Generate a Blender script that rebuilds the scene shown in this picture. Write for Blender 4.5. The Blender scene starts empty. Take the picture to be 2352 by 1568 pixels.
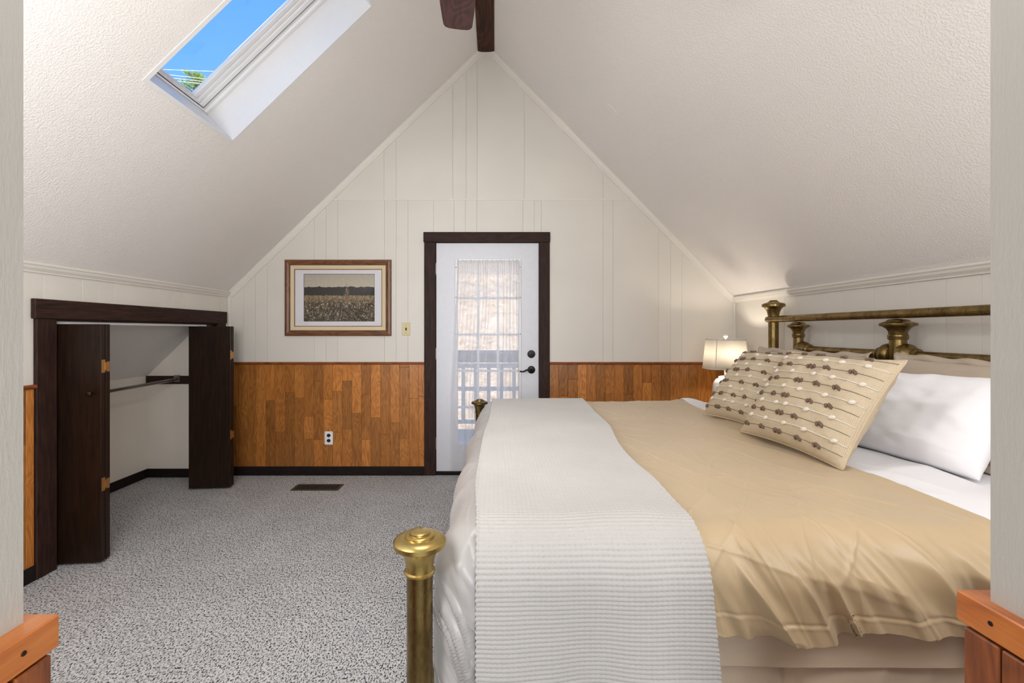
import bpy, bmesh, math, random
import numpy as np
from mathutils import Vector, Matrix

random.seed(7)
SC = bpy.context.scene
COL = SC.collection
PI = math.pi

# ------------------------------------------------------------------ camera, world, lights, exposure
cam_d = bpy.data.cameras.new('camera')
cam_d.sensor_width = 36.0
cam_d.lens = 1045 / 2352 * 36
cam_d.shift_x = 39 / 2352
cam_d.shift_y = -24 / 2352
cam_d.clip_start = 0.03
cam = bpy.data.objects.new('camera', cam_d)
COL.objects.link(cam)
cam.location = (0, 0, 1.28)
cam.rotation_euler = (PI / 2, 0, 0)
SC.camera = cam

w = bpy.data.worlds.new('sky'); SC.world = w; w.use_nodes = True
nt = w.node_tree; nt.nodes.clear()
wo = nt.nodes.new('ShaderNodeOutputWorld'); bg = nt.nodes.new('ShaderNodeBackground')
tc = nt.nodes.new('ShaderNodeTexCoord'); sep = nt.nodes.new('ShaderNodeSeparateXYZ')
rp = nt.nodes.new('ShaderNodeValToRGB')
rp.color_ramp.elements[0].position = 0.0; rp.color_ramp.elements[0].color = (0.72, 0.82, 0.95, 1)
rp.color_ramp.elements[1].position = 0.75; rp.color_ramp.elements[1].color = (0.07, 0.28, 0.74, 1)
e = rp.color_ramp.elements.new(0.42); e.color = (0.15, 0.40, 0.80, 1)
nt.links.new(tc.outputs['Generated'], sep.inputs[0]); nt.links.new(sep.outputs[2], rp.inputs[0])
nt.links.new(rp.outputs[0], bg.inputs[0]); nt.links.new(bg.outputs[0], wo.inputs[0])
bg.inputs[1].default_value = 1.0

SLX, SLZ = 0.719, 0.695            # up-slope direction of the left ceiling
def light(name, kind, loc, energy, color, **kw):
    d = bpy.data.lights.new(name, kind); d.energy = energy; d.color = color
    for k, v in kw.items(): setattr(d, k, v)
    o = bpy.data.objects.new(name, d); COL.objects.link(o); o.location = loc
    return o
sun_dir = Vector((0.50, -0.80, 0.50)).normalized()      # towards the sun: over the viewer's right shoulder
sun = light('sun', 'SUN', (5, -9, 9), 6.2, (1.0, 0.93, 0.82), angle=0.009)
sun.rotation_euler = sun_dir.to_track_quat('Z', 'Y').to_euler()
# added fill lights out of view: one on the landing, two at the near wall
def area(name, loc, rot, energy, color, sx, sy):
    o = light(name, 'AREA', loc, energy, color, shape='RECTANGLE', size=sx, size_y=sy); o.rotation_euler = rot; return o
area('landing_fill', (0.3, -2.6, 1.5), (PI / 2, 0, .05), 58, (0.88, 0.94, 1.0), 1.3, 1.5)
area('gable_fill', (-0.98, 0.53, 1.6), (PI / 2 - .02, 0, .25), 25, (0.98, 0.985, 1.0), .8, 1.1)
area('gable_fill', (1.15, 0.56, 1.6), (PI / 2 - .12, 0, -.05), 8.5, (0.98, 0.985, 1.0), 1.0, 0.9)
SC.view_settings.view_transform = 'Standard'
SC.view_settings.look = 'None'
SC.view_settings.exposure = 0.46
SC.view_settings.gamma = 1.0
SC.view_settings.use_curve_mapping = False

# ------------------------------------------------------------------ helpers
def lin(r, g, b):
    f = lambda c: (c / 255 / 12.92) if c / 255 <= 0.04045 else ((c / 255 + 0.055) / 1.055) ** 2.4
    return (f(r), f(g), f(b), 1)

def tag(o, label=None, cat=None, group=None, kind=None):
    if label: o['label'] = label
    if cat: o['category'] = cat
    if group: o['group'] = group
    if kind: o['kind'] = kind
    return o

def empty(name, loc=(0, 0, 0), label=None, cat=None, group=None, kind=None, parent=None):
    o = bpy.data.objects.new(name, None); COL.objects.link(o); o.location = loc
    o.empty_display_size = 0.1
    if parent: o.parent = parent
    return tag(o, label, cat, group, kind)

def link(name, me, mat=None, parent=None, loc=None, smooth=False):
    if mat is not None and len(me.materials) == 0:
        me.materials.append(mat)
    if smooth:
        for p in me.polygons: p.use_smooth = True
    o = bpy.data.objects.new(name, me); COL.objects.link(o)
    if parent: o.parent = parent
    if loc is not None: o.location = loc
    return o

def obj(name, bm, mat=None, parent=None, loc=None, smooth=False):
    me = bpy.data.meshes.new(name); bm.normal_update(); bm.to_mesh(me); bm.free()
    return link(name, me, mat, parent, loc, smooth)

def box(bm, a, b, bev=0.0, M=None):
    x0, y0, z0 = a; x1, y1, z1 = b
    ps = [(x0, y0, z0), (x1, y0, z0), (x1, y1, z0), (x0, y1, z0), (x0, y0, z1), (x1, y0, z1), (x1, y1, z1), (x0, y1, z1)]
    vs = [bm.verts.new(M @ Vector(p) if M else p) for p in ps]
    fs = [bm.faces.new([vs[i] for i in f]) for f in ((0, 3, 2, 1), (4, 5, 6, 7), (0, 1, 5, 4), (1, 2, 6, 5), (2, 3, 7, 6), (3, 0, 4, 7))]
    if bev > 0:
        es = set()
        for f in fs: es.update(f.edges)
        bmesh.ops.bevel(bm, geom=list(es), offset=bev, segments=1, affect='EDGES', clamp_overlap=True)
    return bm

def B(a, b, bev=0.0, M=None):
    return box(bmesh.new(), a, b, bev, M)

def boxobj(name, a, b, mat, parent=None, bev=0.0):
    """box whose origin sits at its centre"""
    c = [(a[i] + b[i]) / 2 for i in range(3)]
    h = [abs(b[i] - a[i]) / 2 for i in range(3)]
    bm = B([-q for q in h], h, bev)
    return obj(name, bm, mat, parent, c)

def prism(bm, prof, p0, p1, up=Vector((0, 0, 1)), side=None, cap=True):
    """profile [(a,b)] (a along side, b along up) swept p0->p1"""
    p0, p1 = Vector(p0), Vector(p1); d = (p1 - p0).normalized()
    side = Vector(side) if side is not None else d.cross(up).normalized()
    rings = []
    for p in (p0, p1):
        rings.append([bm.verts.new(p + side * a + up * b) for a, b in prof])
    n = len(prof)
    for i in range(n):
        j = (i + 1) % n
        bm.faces.new([rings[0][i], rings[0][j], rings[1][j], rings[1][i]])
    if cap:
        bm.faces.new(rings[0][::-1]); bm.faces.new(rings[1])
    bmesh.ops.recalc_face_normals(bm, faces=bm.faces[:])
    return bm

def lathe(bm, prof, n=40, M=None, cap=True):
    """prof [(r,z)]"""
    rings = []
    for r, z in prof:
        ring = []
        for i in range(n):
            a = 2 * PI * i / n
            p = Vector((r * math.cos(a), r * math.sin(a), z))
            ring.append(bm.verts.new(M @ p if M else p))
        rings.append(ring)
    for k in range(len(rings) - 1):
        for i in range(n):
            j = (i + 1) % n
            bm.faces.new([rings[k][i], rings[k][j], rings[k + 1][j], rings[k + 1][i]])
    if cap:
        bm.faces.new(rings[0][::-1]); bm.faces.new(rings[-1])
    return bm

def axis_matrix(p, d):
    """local z along d at p"""
    q = Vector(d).normalized().to_track_quat('Z', 'Y')
    return Matrix.Translation(Vector(p)) @ q.to_matrix().to_4x4()

def tube(bm, p0, p1, r, n=20, cap=True):
    p0, p1 = Vector(p0), Vector(p1)
    return lathe(bm, [(r, 0), (r, (p1 - p0).length)], n, axis_matrix(p0, p1 - p0), cap)

def path_tube(bm, pts, rads, n=10):
    pts = [Vector(p) for p in pts]; rings = []
    for i, p in enumerate(pts):
        d = (pts[min(i + 1, len(pts) - 1)] - pts[max(i - 1, 0)]).normalized()
        ref = Vector((0, 0, 1)) if abs(d.z) < .9 else Vector((1, 0, 0))
        a = d.cross(ref).normalized(); b = a.cross(d)
        r = rads[i] if isinstance(rads, (list, tuple)) else rads
        rings.append([bm.verts.new(p + a * r * math.cos(2 * PI * k / n) + b * r * math.sin(2 * PI * k / n)) for k in range(n)])
    for i in range(len(rings) - 1):
        for k in range(n):
            j = (k + 1) % n
            bm.faces.new([rings[i][k], rings[i][j], rings[i + 1][j], rings[i + 1][k]])
    bm.faces.new(rings[0][::-1]); bm.faces.new(rings[-1])
    bmesh.ops.recalc_face_normals(bm, faces=bm.faces[:])
    return bm

def grid_mesh(name, P, UV=None, closed_u=False):
    """P: (n,m,3) numpy array"""
    n, m = P.shape[:2]
    verts = P.reshape(-1, 3)
    ii, jj = np.meshgrid(np.arange(n - 1), np.arange(m - 1), indexing='ij')
    a = (ii * m + jj).ravel(); b = a + m; c = b + 1; d = a + 1
    faces = np.stack([a, b, c, d], 1)
    me = bpy.data.meshes.new(name)
    me.vertices.add(len(verts)); me.vertices.foreach_set('co', verts.astype(np.float32).ravel())
    me.loops.add(faces.size); me.loops.foreach_set('vertex_index', faces.astype(np.int32).ravel())
    me.polygons.add(len(faces))
    me.polygons.foreach_set('loop_start', (np.arange(len(faces)) * 4).astype(np.int32))
    me.polygons.foreach_set('use_smooth', np.ones(len(faces), dtype=bool))
    me.update(calc_edges=True)
    if UV is not None:
        uvl = me.uv_layers.new(name='UVMap')
        uvl.data.foreach_set('uv', UV.reshape(-1, 2)[faces.ravel()].astype(np.float32).ravel())
    me.validate()
    return me

def hash2(ix, iy, seed):
    h = (ix.astype(np.int64) * 374761393 + iy.astype(np.int64) * 668265263 + seed * 1442695041) & 0xFFFFFFFF
    h = ((h ^ (h >> 13)) * 1274126177) & 0xFFFFFFFF
    h = h ^ (h >> 16)
    return (h & 0xFFFFFF) / float(0xFFFFFF) * 2 - 1

def vn(x, y, seed=0):
    x, y = np.broadcast_arrays(np.asarray(x, float), np.asarray(y, float))
    xi = np.floor(x); yi = np.floor(y); fx = x - xi; fy = y - yi
    u = fx * fx * fx * (fx * (fx * 6 - 15) + 10); v = fy * fy * fy * (fy * (fy * 6 - 15) + 10)
    a = hash2(xi, yi, seed); b = hash2(xi + 1, yi, seed); c = hash2(xi, yi + 1, seed); d = hash2(xi + 1, yi + 1, seed)
    return a + (b - a) * u + (c - a) * v + (a - b - c + d) * u * v

def sstep(a, b, x):
    t = np.clip((x - a) / (b - a), 0, 1); return t * t * (3 - 2 * t)

# ------------------------------------------------------------------ materials
class NT:
    def __init__(s, name):
        s.m = bpy.data.materials.new(name); s.m.use_nodes = True
        s.t = s.m.node_tree; s.p = s.t.nodes['Principled BSDF']; s.out = s.t.nodes['Material Output']
    def n(s, typ, **kw):
        nd = s.t.nodes.new(typ)
        for k, v in kw.items():
            if k.startswith('_'): setattr(nd, k[1:], v)
            else: nd.inputs[k.replace('__', ' ')].default_value = v
        return nd
    def l(s, a, b): s.t.links.new(a, b)
    def coord(s, out='Object', scale=(1, 1, 1), off=None):
        c = s.n('ShaderNodeTexCoord'); mp = s.n('ShaderNodeMapping'); mp.inputs['Scale'].default_value = scale
        src = c.outputs[out]
        if off is not None:
            va = s.n('ShaderNodeVectorMath', _operation='ADD'); s.l(src, va.inputs[0]); s.l(off, va.inputs[1]); src = va.outputs[0]
        s.l(src, mp.inputs[0]); return mp.outputs[0]
    def noise(s, vec, scale, detail=3, rough=.5, dist=0):
        nd = s.n('ShaderNodeTexNoise'); nd.inputs['Scale'].default_value = scale; nd.inputs['Detail'].default_value = detail
        nd.inputs['Roughness'].default_value = rough; nd.inputs['Distortion'].default_value = dist
        s.l(vec, nd.inputs['Vector']); return nd.outputs[0]
    def ramp(s, fac, stops):
        r = s.n('ShaderNodeValToRGB'); el = r.color_ramp.elements
        el[0].position, el[0].color = stops[0]; el[1].position, el[1].color = stops[-1]
        for p, c in stops[1:-1]:
            q = el.new(p); q.color = c
        s.l(fac, r.inputs[0]); return r.outputs[0]
    def mix(s, fac, a, b, mode='MIX'):
        m = s.n('ShaderNodeMix', _data_type='RGBA', _blend_type=mode)
        for i, v in ((0, fac), (6, a), (7, b)):
            if hasattr(v, 'links') or hasattr(v, 'is_linked'): s.l(v, m.inputs[i])
            else: m.inputs[i].default_value = v
        return m.outputs[2]
    def bump(s, h, strength, dist=.01, prev=None):
        b = s.n('ShaderNodeBump'); b.inputs['Strength'].default_value = strength; b.inputs['Distance'].default_value = dist
        s.l(h, b.inputs['Height'])
        if prev is not None: s.l(prev, b.inputs['Normal'])
        s.l(b.outputs[0], s.p.inputs['Normal']); return b.outputs[0]
    def math(s, op, a, b=None):
        m = s.n('ShaderNodeMath', _operation=op)
        for i, v in ((0, a), (1, b)):
            if v is None: continue
            if isinstance(v, (int, float)): m.inputs[i].default_value = v
            else: s.l(v, m.inputs[i])
        return m.outputs[0]

def simple(name, col, rough=.5, metal=0, spec=.5, noise=0, nscale=30, bump=0):
    q = NT(name); q.p.inputs['Roughness'].default_value = rough; q.p.inputs['Metallic'].default_value = metal
    q.p.inputs['Specular IOR Level'].default_value = spec
    v = q.coord()
    f = q.noise(v, nscale, 4, .6)
    k = noise if noise else .06
    q.l(q.ramp(f, [(.3, tuple(c * (1 - k) for c in col[:3]) + (1,)), (.7, tuple(min(1, c * (1 + k)) for c in col[:3]) + (1,))]), q.p.inputs['Base Color'])
    if bump: q.bump(f, bump, .004)
    return q.m

def painted(name, col, bump=.12):
    q = NT(name); q.p.inputs['Roughness'].default_value = .55
    v = q.coord(scale=(1, 1, .25)); f = q.noise(v, 260, 4, .6); g = q.noise(q.coord(), 2.0, 2)
    q.l(q.ramp(g, [(.3, tuple(c * .96 for c in col[:3]) + (1,)), (.7, tuple(min(1, c * 1.02) for c in col[:3]) + (1,))]), q.p.inputs['Base Color'])
    q.bump(f, bump, .002)
    return q.m

def popcorn(name, col):
    q = NT(name); q.p.inputs['Roughness'].default_value = .95; q.p.inputs['Specular IOR Level'].default_value = .15
    v = q.coord()
    a = q.noise(v, 115, 3, .55); b = q.noise(v, 250, 2, .6); blot = q.noise(v, 1.7, 3, .5)
    a2 = q.ramp(a, [(.40, (0, 0, 0, 1)), (.66, (1, 1, 1, 1))])
    h = q.math('ADD', a2, q.math('MULTIPLY', b, .6))
    st = q.math('MULTIPLY', h, q.ramp(blot, [(.3, (.75, .75, .75, 1)), (.75, (1, 1, 1, 1))]))
    q.bump(st, .38, .0045)
    q.l(q.ramp(blot, [(.25, tuple(c * .97 for c in col[:3]) + (1,)), (.75, col)]), q.p.inputs['Base Color'])
    return q.m

def wood(name, dark, mid, light, rough=.38, axis='Z', gs=1.0, tone=True, coat=.0, wave=.5, spec=.5):
    """grain along the given axis; tone from object colour"""
    q = NT(name); q.p.inputs['Roughness'].default_value = rough
    q.p.inputs['Coat Weight'].default_value = coat; q.p.inputs['Coat Roughness'].default_value = .25
    q.p.inputs['Specular IOR Level'].default_value = spec
    oi = q.n('ShaderNodeObjectInfo')
    rv = q.n('ShaderNodeVectorMath', _operation='SCALE'); cv = q.n('ShaderNodeCombineXYZ')
    for i in range(3): q.l(oi.outputs['Random'], cv.inputs[i])
    q.l(cv.outputs[0], rv.inputs[0]); rv.inputs['Scale'].default_value = 37.0
    s = {'X': (.06, 1, 1), 'Y': (1, .06, 1), 'Z': (1, 1, .06)}[axis]
    s2 = {'X': (.22, 1, 1), 'Y': (1, .22, 1), 'Z': (1, 1, .22)}[axis]
    v = q.coord(scale=s, off=rv.outputs[0]); v2 = q.coord(scale=s2, off=rv.outputs[0])
    fine = q.noise(v, 190 * gs, 5, .65)
    figure = q.noise(v2, 9 * gs, 2, .5, .6)
    rings = q.math('FRACT', q.math('MULTIPLY', figure, 13.0))
    rings = q.math('ABSOLUTE', q.math('SUBTRACT', rings, .5))
    f = q.math('ADD', q.math('MULTIPLY', fine, 1 - wave * .6), q.math('MULTIPLY', rings, wave))
    c = q.ramp(f, [(.28, dark), (.52, mid), (.78, light)])
    if tone: c = q.mix(1.0, c, oi.outputs['Color'], 'MULTIPLY')
    q.l(c, q.p.inputs['Base Color'])
    q.bump(fine, .10, .002)
    return q.m

M = {}
M['wall'] = painted('cream_paint', lin(222, 217, 208))
M['trim_white'] = painted('cream_trim_paint', lin(226, 221, 212), .05)
M['jamb_paint'] = painted('jamb_paint', lin(206, 203, 197), .35)
M['ceiling'] = popcorn('textured_ceiling', lin(238, 234, 230))
M['plaster'] = painted('closet_plaster', lin(236, 228, 217), .3)
M['gloss_white'] = simple('gloss_white', lin(230, 229, 229), .3, noise=.01)
M['door_white'] = simple('door_white', lin(216, 217, 223), .45, noise=.02)
M['dark_wood'] = wood('dark_stained_wood', lin(28, 17, 14), lin(52, 33, 27), lin(72, 46, 36), .6, 'Z', .6, spec=.2, wave=.2)
M['dark_wood_h'] = wood('dark_stained_wood_horizontal', lin(28, 17, 14), lin(52, 33, 27), lin(72, 46, 36), .6, 'X', .6, spec=.2, wave=.2)
M['dark_wood_y'] = wood('dark_stained_wood_deep', lin(28, 17, 14), lin(52, 33, 27), lin(74, 47, 38), .6, 'Y', .6, spec=.2, wave=.2)
M['black_base'] = wood('black_stained_baseboard', lin(16, 12, 12), lin(30, 22, 20), lin(42, 32, 28), .6, 'X', .6, spec=.2, wave=.2)
M['bifold'] = wood('brown_bifold_veneer', lin(22, 13, 8), lin(36, 21, 13), lin(54, 32, 18), .42, 'Z', .5, spec=.25, wave=.15)
M['beam'] = wood('beam_wood', lin(40, 22, 13), lin(68, 40, 25), lin(98, 60, 36), .6, 'Y', .5, spec=.25)
M['plank'] = wood('oak_plank', lin(134, 80, 32), lin(178, 113, 50), lin(202, 138, 70), .36, 'Z', 1.0, coat=.1, wave=.35)
M['rail_wood'] = wood('reddish_rail_wood', lin(104, 52, 24), lin(140, 76, 38), lin(165, 96, 52), .35, 'X', 1.0)
M['rail_wood_y'] = wood('reddish_rail_wood_deep', lin(104, 52, 24), lin(140, 76, 38), lin(165, 96, 52), .35, 'Y', 1.0)
M['pine'] = wood('orange_pine', lin(168, 86, 24), lin(206, 116, 44), lin(226, 142, 66), .3, 'Y', .7, coat=.4)
M['pine_v'] = wood('orange_pine_upright', lin(118, 56, 14), lin(158, 82, 28), lin(184, 104, 42), .32, 'Z', .7, coat=.3)
M['fan_wood'] = wood('fan_blade_walnut', lin(48, 30, 30), lin(74, 48, 46), lin(100, 62, 50), .5, 'X', .8)
M['frame_wood'] = wood('picture_frame_wood', lin(82, 48, 26), lin(116, 74, 44), lin(146, 98, 60), .4, 'X', 1.0)
M['frame_wood_v'] = wood('picture_frame_wood_upright', lin(82, 48, 26), lin(116, 74, 44), lin(146, 98, 60), .4, 'Z', 1.0)
M['linen'] = simple('cream_liner', lin(214, 198, 164), .8, noise=.06, nscale=300)
M['mat_board'] = simple('white_mat_board', lin(226, 222, 226), .9, noise=.01)
M['black'] = simple('black_plastic', lin(18, 18, 20), .5)
M['bronze'] = simple('dark_bronze', lin(38, 36, 34), .35, .8)
M['hinge_steel'] = simple('steel_hinge', lin(190, 184, 176), .35, .8)
M['hinge_brass'] = simple('brass_hinge', lin(186, 142, 88), .35, .8)
M['chrome'] = simple('chrome_rod', lin(150, 145, 138), .3, .9)
M['almond'] = simple('almond_plate', lin(208, 194, 146), .4, noise=.02)
M['white_plate'] = simple('white_plate', lin(238, 238, 240), .35, noise=.01)
M['vent_metal'] = simple('brown_vent_metal', lin(78, 70, 64), .5, .3)
M['vent_dark'] = simple('vent_duct_dark', lin(14, 12, 11), .9)
M['gasket'] = simple('grey_gasket', lin(70, 70, 72), .7)
M['ceramic'] = simple('white_ceramic', lin(238, 234, 226), .25, noise=.02)

def brass(name, c1, c2, rough):
    q = NT(name); q.p.inputs['Metallic'].default_value = 1.0
    v = q.coord(scale=(1, 1, .5)); f = q.noise(v, 22, 5, .65); g = q.noise(v, 120, 3, .6)
    k = q.math('ADD', q.math('MULTIPLY', f, .7), q.math('MULTIPLY', g, .3))
    q.l(q.ramp(k, [(.35, c2), (.62, c1)]), q.p.inputs['Base Color'])
    q.l(q.ramp(k, [(.35, (rough + .14,) * 3 + (1,)), (.65, (rough,) * 3 + (1,))]), q.p.inputs['Roughness'])
    q.bump(g, .06, .001)
    return q.m
M['brass'] = brass('aged_brass', lin(150, 128, 82), lin(100, 80, 46), .26)
M['brass_cap'] = brass('polished_brass', lin(208, 184, 118), lin(178, 152, 90), .26)

# carpet
q = NT('speckled_carpet'); q.p.inputs['Roughness'].default_value = 1; q.p.inputs['Specular IOR Level'].default_value = .1
v = q.coord(); vs = q.coord(scale=(1.0, .55, 1))
a = q.noise(vs, 175, 2, .55, .4); b = q.noise(v, 3.2, 3, .6); c = q.noise(v, 60, 2, .5); d = q.noise(vs, 330, 2, .5)
base = q.ramp(c, [(.3, lin(200, 202, 206)), (.5, lin(213, 213, 213)), (.72, lin(225, 222, 219))])
fleck = q.ramp(q.math('ADD', q.math('MULTIPLY', a, .78), q.math('MULTIPLY', d, .22)), [(.395, (0.06, 0.06, 0.065, 1)), (.45, (.42, .42, .43, 1)), (.505, (1, 1, 1, 1))])
cc = q.mix(1.0, base, fleck, 'MULTIPLY')
cc = q.mix(1.0, cc, q.ramp(b, [(.3, (.88, .88, .88, 1)), (.7, (1, 1, 1, 1))]), 'MULTIPLY')
q.l(cc, q.p.inputs['Base Color'])
q.bump(q.math('ADD', a, q.math('MULTIPLY', d, .5)), .7, .008)
M['carpet'] = q.m

def fabric(name, col, rough=.9, weave=900, wb=.25, sheen=.2, aniso=None, spec=.2, uvw=True, big=.05):
    q = NT(name); q.p.inputs['Roughness'].default_value = rough; q.p.inputs['Specular IOR Level'].default_value = spec
    q.p.inputs['Sheen Weight'].default_value = sheen; q.p.inputs['Sheen Roughness'].default_value = .5
    v = q.coord('UV' if uvw else 'Object'); f = q.noise(v, weave, 2, .6); g = q.noise(v, 4, 3, .5)
    q.l(q.ramp(g, [(.3, tuple(c * (1 - big) for c in col[:3]) + (1,)), (.7, tuple(min(1, c * (1 + big * .5)) for c in col[:3]) + (1,))]), q.p.inputs['Base Color'])
    q.bump(f, wb, .001)
    return q.m
M['tan_satin'] = fabric('tan_satin', lin(196, 172, 136), .38, 1200, .08, .2, spec=.5)
M['satin_sheen'] = fabric('satin_cool_sheen', lin(178, 174, 171), .34, 1200, .08, .2, spec=.55)  # cool daylight on the tan satin, put into the colour
M['grey_lining'] = fabric('grey_lining', lin(158, 156, 158), .6, 1200, .1)
M['white_cotton'] = fabric('white_cotton', lin(245, 244, 247), .9, 700, .2)
M['taupe_cotton'] = fabric('taupe_cotton', lin(186, 170, 152), .85, 700, .15)
M['skirt'] = fabric('bed_skirt_cloth', lin(226, 206, 182), .9, 500, .15)
M['waffle'] = fabric('white_waffle_cotton', lin(188, 184, 180), .95, 500, .5, .3)

# basket-weave throw pillow cloth
q = NT('beige_basket_weave'); q.p.inputs['Roughness'].default_value = .95; q.p.inputs['Specular IOR Level'].default_value = .1
v = q.coord('UV')
w1 = q.n('ShaderNodeTexWave', _wave_type='BANDS', _bands_direction='X'); w1.inputs['Scale'].default_value = 75; w1.inputs['Distortion'].default_value = .5
w2 = q.n('ShaderNodeTexWave', _wave_type='BANDS', _bands_direction='Y'); w2.inputs['Scale'].default_value = 75; w2.inputs['Distortion'].default_value = .5
q.l(v, w1.inputs[0]); q.l(v, w2.inputs[0])
h = q.math('MULTIPLY', w1.outputs[1], w2.outputs[1])
q.l(q.ramp(h, [(0, lin(202, 184, 156)), (.5, lin(226, 210, 184))]), q.p.inputs['Base Color'])
q.bump(h, .6, .003)
M['basket'] = q.m
M['yarn_brown'] = simple('brown_yarn', lin(118, 97, 80), .95, noise=.25, nscale=300, bump=.5)
M['yarn_white'] = simple('white_yarn', lin(232, 224, 210), .95, noise=.05, nscale=300, bump=.5)

# glass (thin pane, lets light through)
def thin_glass(name, tint=(1, 1, 1, 1)):
    m = bpy.data.materials.new(name); m.use_nodes = True; t = m.node_tree; t.nodes.clear()
    o = t.nodes.new('ShaderNodeOutputMaterial'); mx = t.nodes.new('ShaderNodeMixShader')
    tr = t.nodes.new('ShaderNodeBsdfTransparent'); gl = t.nodes.new('ShaderNodeBsdfGlossy'); lw = t.nodes.new('ShaderNodeLayerWeight'); pw = t.nodes.new('ShaderNodeMath'); fr = t.nodes.new('ShaderNodeMath')
    tr.inputs[0].default_value = tint; gl.inputs['Roughness'].default_value = .02; lw.inputs[0].default_value = .5; pw.operation = 'POWER'; pw.inputs[1].default_value = 5; fr.operation = 'MULTIPLY_ADD'; fr.inputs[1].default_value = .9; fr.inputs[2].default_value = .03
    t.links.new(lw.outputs['Facing'], pw.inputs[0]); t.links.new(pw.outputs[0], fr.inputs[0])
    t.links.new(fr.outputs[0], mx.inputs[0]); t.links.new(tr.outputs[0], mx.inputs[1]); t.links.new(gl.outputs[0], mx.inputs[2])
    t.links.new(mx.outputs[0], o.inputs[0]); return m
M['glass'] = thin_glass('window_glass', (.97, .98, .98, 1))

def sheer(name, col, opac, weave=0):
    m = bpy.data.materials.new(name); m.use_nodes = True; t = m.node_tree; t.nodes.clear()
    o = t.nodes.new('ShaderNodeOutputMaterial'); mx = t.nodes.new('ShaderNodeMixShader'); m2 = t.nodes.new('ShaderNodeMixShader')
    tr = t.nodes.new('ShaderNodeBsdfTransparent'); di = t.nodes.new('ShaderNodeBsdfDiffuse'); tl = t.nodes.new('ShaderNodeBsdfTranslucent')
    di.inputs[0].default_value = col; tl.inputs[0].default_value = col
    # denser where the cloth is seen edge-on (more threads per line of sight)
    lw = t.nodes.new('ShaderNodeLayerWeight'); lw.inputs[0].default_value = .35
    mr = t.nodes.new('ShaderNodeMapRange'); mr.inputs['To Min'].default_value = opac; mr.inputs['To Max'].default_value = min(1, opac + .45)
    t.links.new(lw.outputs['Facing'], mr.inputs['Value']); t.links.new(mr.outputs[0], mx.inputs[0])
    m2.inputs[0].default_value = .5
    t.links.new(di.outputs[0], m2.inputs[1]); t.links.new(tl.outputs[0], m2.inputs[2])
    t.links.new(tr.outputs[0], mx.inputs[1]); t.links.new(m2.outputs[0], mx.inputs[2]); t.links.new(mx.outputs[0], o.inputs[0])
    return m
M['sheer'] = sheer('white_sheer_voile', (.93, .93, .95, 1), .56)
M['shade'] = sheer('linen_lamp_shade', (.62, .59, .54, 1), 1.0)
M['shade_trim'] = simple('shade_trim_tape', lin(206, 200, 188), .9)

def emis(name, col, s):
    m = bpy.data.materials.new(name); m.use_nodes = True; p = m.node_tree.nodes['Principled BSDF']
    p.inputs['Base Color'].default_value = (.9, .9, .9, 1); p.inputs['Emission Color'].default_value = col; p.inputs['Emission Strength'].default_value = s
    return m
FAN_LIGHT = 47.0
M['fan_glow'] = emis('fan_light_glass', (1.0, .95, .89, 1), FAN_LIGHT)

# ------------------------------------------------------------------ room dimensions
XL, XR, YB = -2.376, 2.14, 4.05
ZL, ZR, XA, ZA = 1.621, 1.57, -.08, 3.84
def roof(x):
    return ZL + (x - XL) * (ZA - ZL) / (XA - XL) if x < XA else ZR + (XR - x) * (ZA - ZR) / (XR - XA)
SL = (ZA - ZL) / (XA - XL); SR = (ZA - ZR) / (XR - XA)
F = 258.0
px = lambda u: (u - 1137) / F          # pixel column on the back wall -> x
pz = lambda vv: 1.28 - (vv - 760) / F  # pixel row on the back wall -> z

YN = .44   # room side of the near wall
# floor
floor = obj('floor', B((-3.1, -3.0, -.12), (XR + .05, YB + .03, 0)), M['carpet'])
tag(floor, 'light grey carpet flecked with dark specks over the whole room', 'floor', kind='structure')

# ceiling: two slopes, left one with a hole for the skylight
def clip_poly_obj(name, pts_faces, mat, **kw):
    bm = bmesh.new()
    for f in pts_faces:
        bm.faces.new([bm.verts.new(p) for p in f])
    bmesh.ops.remove_doubles(bm, verts=bm.verts[:], dist=1e-5)
    return obj(name, bm, mat, **kw)
SKY0, SKY1 = 2.046, 2.697               # skylight span in depth
SKT0, SKT1 = .817, 1.641                # and in x from the left wall
def cl(x, y): return (x, y, roof(x))
bm = bmesh.new()
xs = [XL, XL + SKT0, XL + SKT1, XA]; ys = [YN - .1, SKY0, SKY1, YB + .02]
for i in range(3):
    for j in range(3):
        if i == 1 and j == 1: continue
        bm.faces.new([bm.verts.new(cl(xs[i], ys[j])), bm.verts.new(cl(xs[i], ys[j + 1])), bm.verts.new(cl(xs[i + 1], ys[j + 1])), bm.verts.new(cl(xs[i + 1], ys[j]))])
bm.faces.new([bm.verts.new(p) for p in (cl(XA, ys[0]), cl(XA, ys[3]), cl(XR, ys[3]), cl(XR, ys[0]))])
bmesh.ops.remove_doubles(bm, verts=bm.verts[:], dist=1e-4)
ceil = obj('ceiling', bm, M['ceiling'])
tag(ceil, 'cream textured cathedral ceiling sloping down on both sides', 'ceiling', kind='structure')
md = ceil.modifiers.new('thick', 'SOLIDIFY'); md.thickness = .03; md.offset = -1
for p in ceil.data.polygons: pass
# round painted-over patch on the right slope
d_ = 1.0
def ray_right(u, v2):
    a = (u - 1137) / 1045; b = (760 - v2) / 1045
    # ZR + (XR - a d) * SR = 1.28 + b d
    d = (ZR - 1.28 + XR * SR) / (b + a * SR); return Vector((a * d, d, 1.28 + b * d))
nR = Vector((-SR, 0, -1)).normalized()
pp = ray_right(1403, 256)
bm = lathe(bmesh.new(), [(.062, 0), (.060, .003), (.05, .004)], 32, axis_matrix(pp - nR * .001, nR))
tag(obj('trim_1', bm, M['ceiling']), 'faint round painted-over cover disc on the right ceiling slope', 'cover plate', kind='structure')

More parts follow.
